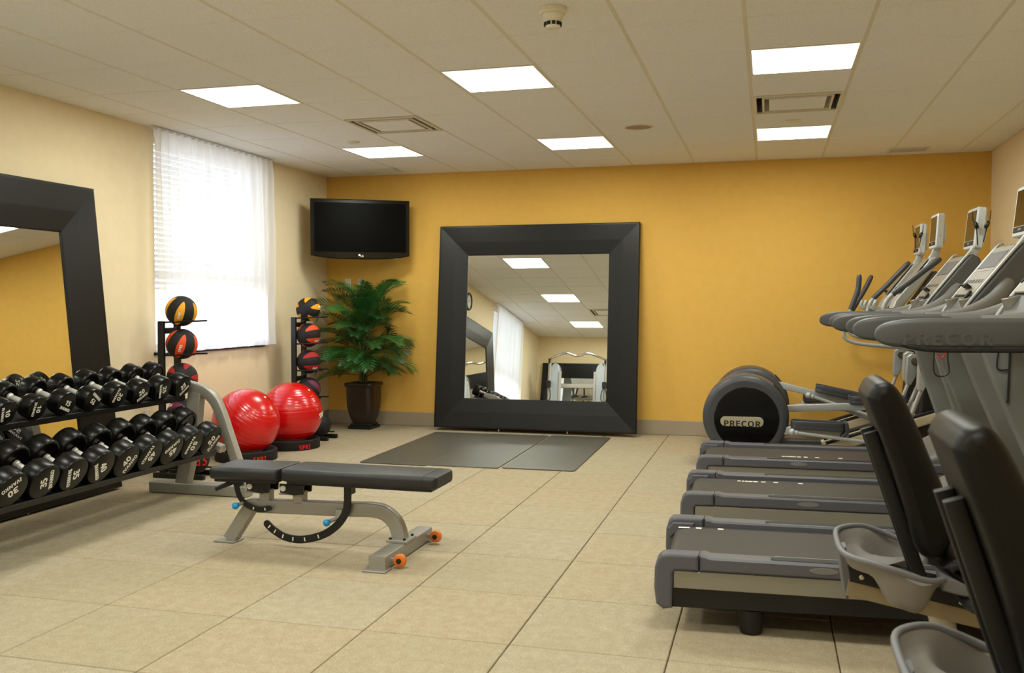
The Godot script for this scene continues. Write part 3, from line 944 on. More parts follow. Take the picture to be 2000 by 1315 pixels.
func exercise_balls():
	var set_ := [[Vector3(-4.352, 0, -7.17), Vector3(0.62, 0.78, 0.1), "red exercise ball with diagonal ribs, nearer the dumbbell rack", "black ring stand under the red ball nearer the dumbbell rack"], [Vector3(-4.300, 0, -7.87), Vector3(0.02, 1, 0.06), "red exercise ball with level ribs, nearer the palm", "black ring stand under the red ball nearer the palm"]]
	for q in set_:
		var r := 0.288
		var ring := thing("ball_stand", q[3], "stand", q[0], 0, "ring stands for exercise balls")
		part(ring, "ring", G.new().lathe(v2([0.195, 0.055, 0.20, 0.0, 0.258, 0.0, 0.262, 0.006, 0.262, 0.082, 0.256, 0.09, 0.236, 0.09, 0.212, 0.072, 0.195, 0.055]), 48), M.rubber_matt)
		for k in 3:
			var a := 0.6 + TAU * k / 3
			part(ring, "joint_clip", G.new().box(Vector3(cos(a) * 0.2625, 0.045, sin(a) * 0.2625), Vector3(0.004, 0.082, 0.016), 0.001, Basis(Vector3.UP, -a)), M.black)
		var lt := part(ring, "lettering", text_mesh("SPRI", 0.040, 0.014), M.red_ink, "dull red SPRI lettering")
		var an := 0.62
		lt.transform = Transform3D(Basis(Vector3.UP, an + 0.35), Vector3(sin(an + 0.35) * 0.2585, 0.03, cos(an + 0.35) * 0.2585))
		var b := thing("exercise_ball", q[2], "ball", q[0] + Vector3(0, 0.012 + r + 0.02, 0), 0, "red exercise balls")
		var prof := []
		var N := 240
		for i in N + 1:
			var th := PI * i / N
			var lat := PI / 2 - th
			var rib := 0.0
			if absf(lat) < 0.95: rib = 0.0011 * pow(absf(sin(lat * 22.0)), 8.0)
			var rr := r - rib
			prof.append(Vector2(maxf(0.0, sin(th) * rr), cos(th) * rr))
		var up: Vector3 = q[1].normalized()
		var xx := up.cross(Vector3(0, 0, 1)).normalized()
		part(b, "skin", G.new().lathe(prof, 64, Transform3D(Basis(xx, up, xx.cross(up)), Vector3.ZERO), 3.0), M.red_ball)
		part(b, "valve", G.new().lathe(v2([0, 0.004, 0.012, 0.003, 0.013, 0]), 14, Transform3D(Basis(Vector3(0, 0, 1), -0.7) , Basis(Vector3(0, 0, 1), -0.7) * Vector3(0, r - 0.001, 0))), M.white)
		if q[0].z < -7.5:
			part(b, "lettering", text_on_ball("SPRI", 0.05, r, Basis.looking_at(-Vector3(0.95, -0.05, -0.25), Vector3(0, 1, 0.1))), M.white_ink, "white printed lettering")

# ------------------------------------------------------------------ palm
func palm():
	var at := Vector3(-4.215, 0, -9.31)
	var pl := thing("planter", "tall dark brown urn planter on a square foot", "planter", at)
	var st := [[0.100, 0.052], [0.108, 0.075], [0.122, 0.11], [0.137, 0.16], [0.149, 0.22], [0.155, 0.29], [0.157, 0.38], [0.157, 0.465]]
	var pts := []
	var sc := []
	for s in st:
		pts.append(Vector3(0, s[1], 0)); sc.append(Vector2(s[0], s[0]) / 0.16)
	part(pl, "body", G.new().sweep(pts, rrect(0.32, 0.32, 0.07, 5), Vector3(0, 0, 1), sc), M.planter)
	part(pl, "rim", G.new().sweep([Vector3(0, 0.455, 0), Vector3(0, 0.465, 0), Vector3(0, 0.485, 0), Vector3(0, 0.493, 0)], rrect(0.345, 0.345, 0.06, 5), Vector3(0, 0, 1), [Vector2(0.95, 0.95), Vector2.ONE, Vector2.ONE, Vector2(0.97, 0.97)]), M.planter)
	part(pl, "foot", G.new().box(Vector3(0, 0.016, 0), Vector3(0.265, 0.032, 0.265), 0.005).box(Vector3(0, 0.044, 0), Vector3(0.235, 0.026, 0.235), 0.009), M.black)
	part(pl, "soil", G.new().lathe(v2([0, 0.497, 0.08, 0.496, 0.135, 0.4935]), 20), M.soil)
	var t := thing("palm", "bushy green areca palm growing in the dark urn", "plant", at + Vector3(0, 0.495, 0))
	var r := RandomNumberGenerator.new(); r.seed = 21
	var tops := []
	for k in 7:
		var a := TAU * k / 7.0 + 0.3
		var lean := 0.03 + 0.07 * r.randf()
		var top := Vector3(cos(a) * (0.04 + lean), 0.52 + 0.30 * r.randf(), sin(a) * (0.03 + lean * 0.7))
		part(t, "stem", G.new().tube(spl([Vector3(cos(a) * 0.03, -0.01, sin(a) * 0.03), Vector3(cos(a) * 0.045, top.y * 0.5, sin(a) * 0.04), top], 4), 0.009, 7), M.stem)
		tops.append([Vector3(cos(a) * 0.03, 0, sin(a) * 0.03), top])
	# each frond: height up the stem, compass angle, length, rise
	var fr := []
	for k in 74:
		var f := float(k) / 73.0
		fr.append([lerpf(0.06, 0.82, f), k * 2.399 + 0.4, lerpf(0.54, 0.46, f) * r.randf_range(0.85, 1.18), lerpf(0.30, 1.20, f * f) + r.randf_range(-0.18, 0.18)])
	fr += [[0.78, PI + 0.05, 0.56, 0.95], [0.84, 0.35, 0.46, 1.15], [0.80, PI - 0.3, 0.5, 1.1], [0.60, 0.06, 0.56, 0.60], [0.34, 0.10, 0.58, 0.28], [0.60, PI, 0.52, 0.70], [0.22, PI - 0.5, 0.54, 0.30], [0.18, 0.75, 0.54, 0.28], [0.5, 1.2, 0.5, 0.5], [0.3, 1.9, 0.5, 0.3], [0.45, 2.4, 0.5, 0.45], [0.72, 1.6, 0.46, 1.25]]
	for q in fr:
		var s: Array = tops[r.randi_range(0, 6)]
		var p0: Vector3 = s[0].lerp(s[1], clampf(q[0] / s[1].y, 0.05, 1.0))
		var dirh := Vector3(cos(q[1]), 0, sin(q[1]))
		var rach := []
		var el: float = q[3]
		var p: Vector3 = p0
		var NS := 14
		var wx := XL + 0.05 - at.x
		var wz := ZW + 0.04 - at.z
		for i in NS + 1:
			rach.append(p)
			var e2 := el - 1.05 * pow(float(i) / NS, 1.8)
			p += (dirh * cos(e2) + Vector3.UP * sin(e2)) * (q[2] / NS)
			if p.z < wz: p.z = wz + (wz - p.z) * 0.15
			if p.x < wx: p.x = wx + (wx - p.x) * 0.15
		var g := G.new()
		g.tube(rach, 0.004, 5, range(NS + 1).map(func(i): return 0.0045 * (1.0 - 0.75 * i / NS)))
		var roll := r.randf_range(-0.5, 0.5)
		for i in range(7, 33):
			var u := float(i) / 32.0
			var fi := u * NS
			var i0 := mini(int(fi), NS - 1)
			var bp: Vector3 = rach[i0].lerp(rach[i0 + 1], fi - i0)
			var tg: Vector3 = (rach[i0 + 1] - rach[i0]).normalized()
			var sd := tg.cross(Vector3.UP).normalized()
			var up := sd.cross(tg)
			sd = sd.rotated(tg, roll); up = up.rotated(tg, roll)
			var L: float = q[2] * 0.37 * pow(sin(PI * (0.16 + 0.74 * u)), 0.8) * r.randf_range(0.9, 1.1)
			for s2 in [-1.0, 1.0]:
				var dd: Vector3 = (sd * s2 * 0.85 + tg * (0.55 + 0.6 * u) + up * 0.30).normalized()
				var m1 := bp + dd * L * 0.5
				var m2 := bp + dd * L + Vector3.DOWN * L * 0.16
				var lz := ZW + 0.015 - at.z
				var lx := XL + 0.02 - at.x
				m1.z = maxf(m1.z, lz); m2.z = maxf(m2.z, lz)
				m1.x = maxf(m1.x, lx); m2.x = maxf(m2.x, lx)
				var wv := (tg - dd * tg.dot(dd)).normalized() * 0.0046
				g.tri(bp - wv * 0.4, bp + wv * 0.4, m1 + wv)
				g.tri(bp - wv * 0.4, m1 + wv, m1 - wv)
				g.tri(m1 - wv, m1 + wv, m2)
		part(t, "frond", g, M["leaf%d" % r.randi_range(0, 2)])

# ------------------------------------------------------------------ mats and bench
func mats():
	var c := [[-3.03, "leftmost exercise mat of the row, nearest the palm"], [-2.425, "middle exercise mat of the row before the mirror"], [-1.80, "exercise mat of the row nearest the treadmills"]]
	for k in 3:
		var o := []
		for p in rrect(0.605, 1.93, 0.03, 4): o.append(p)
		var t := thing("exercise_mat", "grey-brown rubber " + c[k][1], "mat", Vector3(c[k][0], 0.0, -8.20 - 0.03 * k), [0.008, 0.01, 0.012][k], "exercise mats")
		part(t, "pad", G.new().extrude(o, 0.0, 0.009 if k != 1 else 0.008, 0.002, Transform3D(Basis(Vector3.RIGHT, -PI / 2), Vector3.ZERO)), M.yoga)

func pad(w: float, h: float, d: float, r: float) -> G:
	# upholstered cushion along x, rounded edges
	var g := G.new()
	var pts := []
	var sc := []
	for s in [[0.0, 0.80], [0.006, 0.90], [0.018, 0.97], [0.035, 1.0], [0.5, 1.0], [1.0 - 0.035, 1.0], [1.0 - 0.018, 0.97], [1.0 - 0.006, 0.90], [1.0, 0.80]]:
		pts.append(Vector3((s[0] - 0.5) * w, 0, 0)); sc.append(Vector2(s[1] if absf(s[0] - 0.5) > 0.46 else 1.0, s[1]))
	return g.sweep(pts, rrect(d, h, r, 5), Vector3.UP, sc)

func bench():
	var o := Vector3(-2.3, 0, -4.65)
	var t := thing("weight_bench", "adjustable flat weight bench with black pads and grey steel frame", "bench", o, -0.012)
	var X := func(a: Array) -> Array:
		var r := []
		for i in range(0, a.size(), 2): r.append(Vector3(a[i] + 2.3, a[i + 1], 0))
		return r
	var spine := part(t, "spine", G.new().sweep(spl(X.call([-2.80, 0.212, -2.5, 0.219, -2.2, 0.226, -2.06, 0.231, -1.985, 0.219, -1.93, 0.178, -1.902, 0.12, -1.893, 0.07]), 6), rrect(0.075, 0.062, 0.008), Vector3(0, 0, 1)), M.silver)
	part(spine, "base_plate", G.new().box(Vector3(2.3 - 1.890, 0.083, 0), Vector3(0.12, 0.016, 0.14), 0.003), M.silver)
	for s in [[-0.04, -0.055], [0.04, -0.055], [-0.04, 0.055], [0.04, 0.055]]:
		part(spine, "bolt", G.new().lathe(v2([0, 0.012, 0.008, 0.010, 0.009, 0.0]), 6, Transform3D(Basis(), Vector3(2.3 - 1.89 + s[0], 0.09, s[1]))), M.black)
	var leg := part(t, "rear_leg", G.new().sweep(X.call([-2.785, 0.225, -2.93, 0.012]), rrect(0.075, 0.06, 0.008), Vector3(0, 0, 1)), M.silver)
	part(leg, "foot_plate", G.new().box(Vector3(2.3 - 2.945, 0.005, 0), Vector3(0.13, 0.009, 0.11), 0.002), M.silver)
	var fb := part(t, "front_foot", G.new().sweep([Vector3(2.3 - 1.885, 0.04, 0.33), Vector3(2.3 - 1.885, 0.04, -0.33)], rrect(0.09, 0.07, 0.006)), M.silver)
	for s in [-0.32, 0.32]:
		part(fb, "foot_plate", G.new().box(Vector3(2.3 - 1.89, 0.004, s), Vector3(0.13, 0.008, 0.09), 0.002), M.silver)
		var w := part(fb, "wheel", G.new().lathe(v2([0.012, -0.016, 0.026, -0.016, 0.032, -0.012, 0.034, 0.0, 0.032, 0.012, 0.026, 0.016, 0.012, 0.016, 0.012, -0.016]), 26, Transform3D(Basis(Vector3.RIGHT, PI / 2), Vector3(2.3 - 1.79, 0.042, s * 0.80))), M.orange_wheel, "orange transport wheel")
		part(w, "axle", G.new().tube([Vector3(2.3 - 1.79, 0.042, s * 0.80 - 0.024), Vector3(2.3 - 1.79, 0.042, s * 0.80 + 0.024)], 0.013, 10), M.black)
		part(w, "fork", G.new().box(Vector3(2.3 - 1.818, 0.042, s * 0.80), Vector3(0.05, 0.02, 0.014), 0.003), M.silver)
	# pivot posts
	for x in [-2.70, -2.492]:
		var p := part(t, "pivot_post", G.new().box(Vector3(x + 2.3, 0.275, 0), Vector3(0.062, 0.075, 0.062), 0.005), M.silver)
		for s in [-0.046, 0.046]:
			part(p, "pivot_bracket", G.new().extrude(v2([x + 2.3 - 0.10, 0.352, x + 2.3 + 0.05, 0.352, x + 2.3 + 0.045, 0.30, x + 2.3 - 0.01, 0.292, x + 2.3 - 0.095, 0.305]), s - 0.006, s + 0.006, 0.002), M.black)
		part(p, "pivot_pin", G.new().tube([Vector3(x + 2.3 - 0.073, 0.329, -0.062), Vector3(x + 2.3 - 0.073, 0.329, 0.062)], 0.016, 16), M.white, "white pivot end cap")
		part(p, "shelf_plate", G.new().box(Vector3(x + 2.3 - 0.05, 0.296, 0), Vector3(0.11, 0.008, 0.10), 0.002), M.silver)
	# cushions
	var sc := part(t, "seat_cushion", pad(0.42, 0.068, 0.30, 0.026), M.vinyl)
	sc.position = Vector3(-2.765 + 2.3, 0.412, 0)
	sc.rotation.z = 0.02
	part(sc, "base_board", G.new().box(Vector3(0, -0.04, 0), Vector3(0.38, 0.018, 0.25), 0.004), M.black)
	var bc := part(t, "back_cushion", pad(0.90, 0.070, 0.29, 0.026), M.vinyl)
	bc.position = Vector3(-2.09 + 2.3, 0.417, 0)
	part(bc, "base_board", G.new().box(Vector3(0, -0.04, 0), Vector3(0.84, 0.018, 0.24), 0.004), M.black)
	part(bc, "seam", G.new().sweep([Vector3(0.375, 0, 0), Vector3(0.379, 0, 0)], rrect(0.2925, 0.0725, 0.027, 5)), M.vinyl_seam)
	# adjustment arcs with slots
	for a in [["seat_arc", [-2.862, 0.375, -2.852, 0.30, -2.822, 0.245, -2.77, 0.214, -2.71, 0.203, -2.655, 0.213], 0.030, 2], ["back_arc", [-2.178, 0.37, -2.180, 0.27, -2.196, 0.207, -2.250, 0.138, -2.335, 0.084, -2.455, 0.053, -2.555, 0.060, -2.628, 0.094, -2.668, 0.126], 0.042, 6]]:
		var pts := spl(X.call(a[1]), 6)
		var z := 0.052
		for i in pts.size(): pts[i].z = z
		var ar := part(t, a[0], G.new().sweep(pts, rrect(0.010, a[2], 0.003), Vector3(1, 0, 0) if false else Vector3(0, 0, 1)) if false else arc_plate(pts, a[2], 0.010), M.black)
		part(ar, "mount_tab", G.new().box(pts[0] + Vector3(0, -0.005, -0.026), Vector3(a[2], 0.10, 0.06), 0.003), M.black)
		var cnt: int = a[3]
		for k in cnt:
			var i0: int = pts.size() - 4 - k * int((pts.size() - 8) * 0.62 / cnt)
			var pp: Vector3 = pts[i0]
			var tg: Vector3 = (pts[i0 + 1] - pts[i0 - 1]).normalized()
			part(ar, "slot", G.new().box(pp, Vector3(0.009, a[2] * 0.55, 0.0125), 0.002, Basis(tg, Vector3(0, 0, 1).cross(tg), Vector3(0, 0, 1))), M.plate, "pale slot through the arc")
		# spring pin with blue knob
		var kx: Vector3 = Vector3(-2.832 + 2.3, 0.228, 0.075) if a[0] == "seat_arc" else Vector3(-2.27 + 2.3, 0.172, 0.085)
		var pin := part(t, "pop_pin", G.new().tube([kx + Vector3(0.03, 0.012, -0.06), kx], 0.011, 12), M.silver)
		part(pin, "knob", G.new().ball(kx + Vector3(-0.012, -0.006, 0.012), 0.0195, 16, 10), M.blue_knob, "bright blue knob")
	part(t, "pin_sleeve", G.new().box(Vector3(-2.232 + 2.3, 0.205, 0.045), Vector3(0.045, 0.05, 0.02), 0.004), M.silver)
	part(t, "carry_handle", G.new().tube([Vector3(-2.83 + 2.3, 0.375, 0.02), Vector3(-2.87 + 2.3, 0.352, 0.04), Vector3(-2.985 + 2.3, 0.305, 0.06)], 0.014, 12), M.black)

func arc_plate(pts: Array, w: float, d: float) -> G:
	# flat bar following pts in the xy plane, w wide in that plane
	var poly := []
	var other := []
	for i in pts.size():
		var tg: Vector3 = (pts[mini(i + 1, pts.size() - 1)] - pts[maxi(i - 1, 0)]).normalized()
		var nn := Vector2(-tg.y, tg.x) * w * 0.5
		poly.append(Vector2(pts[i].x, pts[i].y) + nn)
		other.append(Vector2(pts[i].x, pts[i].y) - nn)
	var e := Vector2(pts[pts.size() - 1].x, pts[pts.size() - 1].y)
	var te: Vector3 = (pts[pts.size() - 1] - pts[pts.size() - 2]).normalized()
	for k in range(1, 6):
		var a := PI / 2 - PI * k / 6.0
		poly.append(e + (Vector2(te.x, te.y) * cos(a) + Vector2(-te.y, te.x) * sin(a)) * w * 0.5)
	other.reverse()
	return G.new().extrude(poly + other, pts[0].z - d / 2, pts[0].z + d / 2, 0.0015)

# ------------------------------------------------------------------ cardio machines
func pvs(t: Node3D, at: Vector3, tilt: float):
	# small television on a console, its face towards -x
	var B := Transform3D(Basis(Vector3(0, 0, 1), tilt), at)
	var b := part(t, "monitor", G.new().extrude(rrect(0.29, 0.275, 0.028, 4), -0.028, 0.028, 0.008, B * Transform3D(Basis(Vector3.UP, -PI / 2), Vector3.ZERO)), M.pvs)
	part(b, "back_shell", G.new().extrude(rrect(0.22, 0.15, 0.03, 4), 0.026, 0.050, 0.012, B * Transform3D(Basis(Vector3.UP, PI / 2), Vector3(0, -0.02, 0))), M.pvs)
	part(b, "screen", G.new().box(B * Vector3(-0.0285, 0.018, 0), Vector3(0.003, 0.195, 0.238), 0.001, B.basis), M.pvs_screen_reflect)
	part(b, "button_strip", G.new().box(B * Vector3(-0.0287, -0.098, 0), Vector3(0.004, 0.030, 0.238), 0.001, B.basis), M.tm_dark)
	part(b, "button", G.new().box(B * Vector3(-0.031, -0.098, 0), Vector3(0.003, 0.010, 0.05), 0.001, B.basis), M.silver)
	for z in [0.10]:
		part(b, "badge", G.new().box(B * Vector3(0.0, -0.04, 0.1455), Vector3(0.006, 0.02, 0.002), 0, B.basis), M.silver)

func treadmill(label: String, at: Vector3, turn: float, marks: Array, cords: bool, edge: Array) -> Node3D:
	var t := thing("treadmill", label, "treadmill", at, turn, "treadmills")
	# lower chassis
	part(t, "chassis", G.new().extrude(v2([0.07, 0.10, 0.07, 0.20, 1.55, 0.215, 2.02, 0.23, 2.06, 0.16, 2.0, 0.10, 1.5, 0.125]), -0.355, 0.355, 0.004), M.tm_dark)
	part(t, "deck", G.new().box(Vector3(0.80, 0.225, 0), Vector3(1.40, 0.06, 0.68), 0.004), M.tm_dark)
	# belt wrapping the rear roller
	var bp := []
	for k in 7: bp.append(Vector2(0.085, 0.243) + Vector2.from_angle(PI * 1.25 - PI * 0.75 * k / 6.0) * 0.045)
	var belt := part(t, "belt", G.new().extrude(bp + v2([0.20, 0.2895, 1.50, 0.2905, 1.50, 0.255, 0.10, 0.21]), -0.272, 0.272, 0.0), M.tm_belt)
	for m in marks:
		part(belt, "belt_mark", G.new().box(Vector3(m[0], 0.2905, m[1]), Vector3(0.026, 0.0016, 0.020)), M.white_ink)
	part(t, "rear_roller", G.new().tube([Vector3(0.085, 0.243, -0.29), Vector3(0.085, 0.243, 0.29)], 0.040, 16), M.tm_dark)
	for s in [-1.0, 1.0]:
		var cap := part(t, "rear_cap", G.new().extrude(v2([0.035, 0.093, 0.006, 0.115, -0.002, 0.18, 0.0, 0.265, 0.010, 0.300, 0.030, 0.320, 0.06, 0.324, 0.176, 0.324, 0.176, 0.258, 0.085, 0.256, 0.074, 0.245, 0.071, 0.10]), s * 0.292, s * 0.376, 0.012), M.tm_cap)
		part(cap, "inner_return", G.new().extrude(v2([0.02, 0.23, 0.012, 0.275, 0.035, 0.303, 0.13, 0.303, 0.13, 0.28, 0.06, 0.27]), s * 0.272, s * 0.300, 0.004), M.tm_cap)
		var rail := part(t, "side_rail", G.new().extrude(v2([0.181, 0.258, 0.181, 0.322, 0.20, 0.324, 0.225, 0.316, 1.46, 0.316, 1.56, 0.325, 1.56, 0.26]), s * 0.280, s * 0.374, 0.008), M.tm_cap)
		part(rail, "foot_grip", G.new().extrude(v2([0.46, -0.024, 0.50, -0.028, 1.36, -0.028, 1.40, -0.010, 1.40, 0.010, 1.36, 0.028, 0.50, 0.028, 0.46, 0.012]), 0.0, 0.003, 0.001, Transform3D(Basis(Vector3.RIGHT, -PI / 2), Vector3(0, 0.3155, s * 0.325))), M.tm_dark)
		part(rail, "silver_line", G.new().box(Vector3(0.95, 0.3165, s * 0.292), Vector3(0.95, 0.002, 0.004)), M.tm_trim)
		part(t, "side_panel", G.new().extrude(v2([0.076, 0.182, 0.076, 0.254, 1.60, 0.256, 1.70, 0.22, 1.70, 0.186]), s * 0.345, s * 0.366, 0.003), M.tm_side)
		if s > 0.0:
			var el := []
			for e in 20: el.append(Vector2(0.66, 0.290) + Vector2(cos(TAU * e / 20.0) * 0.055, sin(TAU * e / 20.0) * 0.013))
			part(rail, "emblem", G.new().extrude(el, 0.372, 0.3755, 0.001), M.tm_rail_top, "faint oval emblem")
		var ft := part(t, "foot", G.new().lathe(v2([0, 0.0, 0.042, 0.0, 0.048, 0.02, 0.052, 0.06, 0.052, 0.10]), 20, Transform3D(Basis(), Vector3(0.385, 0, s * 0.295))), M.tm_dark)
		part(ft, "levelling_pad", G.new().lathe(v2([0, 0.0, 0.03, 0.0, 0.03, 0.004]), 16, Transform3D(Basis(), Vector3(0.385, 0, s * 0.295))), M.black)
		part(t, "foot", G.new().lathe(v2([0, 0.0, 0.04, 0.0, 0.045, 0.03, 0.045, 0.12]), 16, Transform3D(Basis(), Vector3(1.80, 0, s * 0.28))), M.tm_dark)
		# upright: broad slanting panel
		part(t, "upright", G.new().extrude(v2(edge + [1.66, 0.30, 1.66, 0.16, 2.03, 0.16, 2.02, 0.42, 1.92, 0.80, 1.78, 1.20]), s * 0.318, s * 0.372, 0.014), M.tm_upright)
		# handrail: blunt nose, shallow oval section
		var pts := []
		var sc := []
		for q in [[0.840, 0.06, 1.220], [0.843, 0.26, 1.220], [0.850, 0.44, 1.221], [0.862, 0.60, 1.223], [0.880, 0.74, 1.225], [0.905, 0.85, 1.2265], [0.945, 0.94, 1.228], [1.00, 0.99, 1.229], [1.06, 1.0, 1.230], [1.30, 1.0, 1.232], [1.60, 1.0, 1.235], [1.78, 0.98, 1.237], [1.86, 0.8, 1.24]]:
			pts.append(Vector3(q[0], q[2], s * 0.345)); sc.append(Vector2(minf(1.0, q[1] + 0.08), q[1]))
		var hr := part(t, "handrail", G.new().sweep(pts, rrect(0.082, 0.116, 0.020, 4), Vector3.UP, sc), M.tm_rail)
		part(hr, "underside", G.new().extrude(v2([0.925, 1.186, 0.96, 1.170, 1.01, 1.161, 1.07, 1.157, 1.80, 1.163, 1.80, 1.184, 1.07, 1.180, 0.98, 1.186]), s * 0.345 - 0.0425, s * 0.345 + 0.0425, 0.006), M.tm_dark)
		if s > 0.0:
			var pl := part(hr, "raised_lettering", text_mesh("PRECOR", 0.046, 0.003), M.tm_rail, "grey letters moulded into the handrail")
			pl.position = Vector3(1.09, 1.208, 0.3862); pl.scale = Vector3(1.35, 1, 1)
		# shoulder from the rail up to the console
		part(t, "shoulder", G.new().sweep(spl([Vector3(1.22, 1.262, s * 0.342), Vector3(1.36, 1.276, s * 0.338), Vector3(1.48, 1.318, s * 0.32), Vector3(1.57, 1.375, s * 0.27), Vector3(1.64, 1.45, s * 0.215)], 4), rrect(0.075, 0.070, 0.033, 4)), M.tm_rail_top)
	part(t, "front_bar", G.new().box(Vector3(1.72, 1.20, 0), Vector3(0.12, 0.07, 0.62), 0.02), M.tm_console)
	# motor hood
	part(t, "motor_hood", G.new().extrude(spl(v2([1.36, 0.27, 1.40, 0.325, 1.50, 0.375, 1.60, 0.43, 1.72, 0.485, 1.85, 0.50, 1.97, 0.47, 2.05, 0.36, 2.07, 0.24]), 4) + v2([2.06, 0.16, 1.36, 0.20]), -0.335, 0.335, 0.03), M.tm_hood)
	# console
	var con := part(t, "console", G.new().extrude(spl(v2([1.41, 1.275, 1.465, 1.355, 1.56, 1.475, 1.65, 1.590, 1.70, 1.650]), 4) + v2([1.725, 1.660, 1.765, 1.635, 1.772, 1.605]) + spl(v2([1.765, 1.56, 1.72, 1.45, 1.65, 1.345, 1.57, 1.275]), 4), -0.235, 0.235, 0.016), M.tm_console)
	var cb := Transform3D(Basis(Vector3(0, 0, 1), 0.905), Vector3(1.568, 1.508, 0))
	part(con, "display_face", G.new().box(cb * Vector3(0.015, -0.004, 0), Vector3(0.33, 0.012, 0.40), 0.004, cb.basis), M.tm_face)
	part(con, "display_window", G.new().box(cb * Vector3(0.085, 0.003, 0), Vector3(0.11, 0.003, 0.34), 0.001, cb.basis), M.tm_rail)
	for k in 6:
		part(con, "key", G.new().box(cb * Vector3(-0.06, 0.003, -0.15 + 0.06 * k), Vector3(0.022, 0.003, 0.036), 0.001, cb.basis), M.tm_rail)
	part(con, "key_line", G.new().box(cb * Vector3(0.012, 0.003, 0), Vector3(0.003, 0.003, 0.36), 0, cb.basis), M.tm_trim)
	part(con, "reading_rest", G.new().box(cb * Vector3(-0.105, 0.020, 0), Vector3(0.012, 0.030, 0.13), 0.002, cb.basis).box(cb * Vector3(-0.112, 0.034, 0.055), Vector3(0.03, 0.006, 0.012), 0.001, cb.basis).box(cb * Vector3(-0.112, 0.034, -0.055), Vector3(0.03, 0.006, 0.012), 0.001, cb.basis), M.tm_dark)
	for s in [-1.0, 1.0]:
		part(con, "edge_trim", G.new().sweep(spl(v3([1.415, 1.290, 1.468, 1.370, 1.56, 1.490, 1.65, 1.605, 1.70, 1.665, 1.725, 1.674], s * 0.223), 4), rrect(0.024, 0.014, 0.005)), M.tm_trim)
		part(con, "cup_holder", G.new().lathe(v2([0.040, 0.0, 0.046, 0.055, 0.041, 0.058, 0.036, 0.01, 0, 0.008]), 20, Transform3D(Basis(Vector3(0, 0, 1), 0.25), Vector3(1.475, 1.318, s * 0.165))), M.tm_face)
	part(con, "grip_sensor", G.new().box(Vector3(1.425, 1.278, 0.0), Vector3(0.05, 0.018, 0.30), 0.006), M.tm_trim)
	part(con, "safety_clip", G.new().box(cb * Vector3(-0.16, 0.012, 0.17), Vector3(0.05, 0.016, 0.018), 0.005, cb.basis), M.cable_black)
	# monitor on its silver neck
	part(t, "monitor_neck", G.new().sweep(spl([Vector3(1.66, 1.53, 0.12), Vector3(1.72, 1.63, 0.11), Vector3(1.78, 1.72, 0.10), Vector3(1.80, 1.80, 0.09)], 4), rrect(0.055, 0.030, 0.008), Vector3(0, 0, 1)), M.tm_trim)
	pvs(t, Vector3(1.785, 1.832, 0), -0.10)
	if cords:
		part(t, "power_cord", G.new().tube(spl([Vector3(1.185, 1.165, -0.31), Vector3(1.181, 1.05, -0.31), Vector3(1.203, 1.017, -0.31), Vector3(1.244, 1.034, -0.31), Vector3(1.239, 1.10, -0.31), Vector3(1.242, 1.165, -0.31)], 6), 0.0032, 6), M.cable_black, "thin black cord loop")
		part(t, "red_cord", G.new().tube(spl([Vector3(1.19, 1.165, -0.30), Vector3(1.198, 1.115, -0.30), Vector3(1.209, 1.10, -0.30), Vector3(1.224, 1.115, -0.30), Vector3(1.228, 1.165, -0.30)], 6), 0.003, 6), M.cable_red, "thin red cord loop")
		part(t, "power_cord", G.new().tube(spl([Vector3(1.45, 1.165, -0.31), Vector3(1.44, 1.07, -0.31), Vector3(1.455, 1.049, -0.31), Vector3(1.485, 1.052, -0.31)], 6), 0.0032, 6), M.cable_black, "thin black cord loop")
		part(t, "power_cord", G.new().tube(spl([Vector3(1.494, 1.165, -0.31), Vector3(1.49, 1.016, -0.31), Vector3(1.486, 0.904, -0.31)], 6), 0.005, 6), M.cable_black, "black plug cord hanging straight")
	return t

func treadmills():
	var z := [-4.19, -5.46, -6.73]
	var marks := [
		[[0.075, -0.235], [0.10, -0.238], [0.155, -0.238], [0.255, -0.24]],
		[[0.315, -0.21], [0.333, -0.21], [0.353, -0.21], [0.375, -0.21], [0.405, -0.21], [0.45, -0.21], [0.52, -0.21], [0.66, -0.21], [1.40, 0.20]],
		[[0.58, 0.07], [0.60, 0.07], [0.622, 0.07], [0.648, 0.07], [0.68, 0.07], [0.725, 0.07], [0.80, 0.07], [0.95, 0.07], [1.31, -0.02], [1.333, -0.02], [1.36, -0.02], [1.395, -0.02], [1.44, -0.02]]]
	var lab := ["grey treadmill beside the recumbent bikes", "grey treadmill between the two other treadmills", "grey treadmill beside the elliptical trainers"]
	for k in 3:
		treadmill(lab[k], Vector3([-0.455, -0.465, -0.475][k], 0, z[k]), 0.035, marks[k], k == 0, [1.35, 1.20, 1.475, 0.88, 1.64, 0.50] if k < 2 else [1.43, 1.20, 1.52, 0.88, 1.65, 0.50])
	headphones("black headphones hung on the screen of the treadmill next to the trainers", Vector3(1.305, 1.845, -6.585), 0.040)

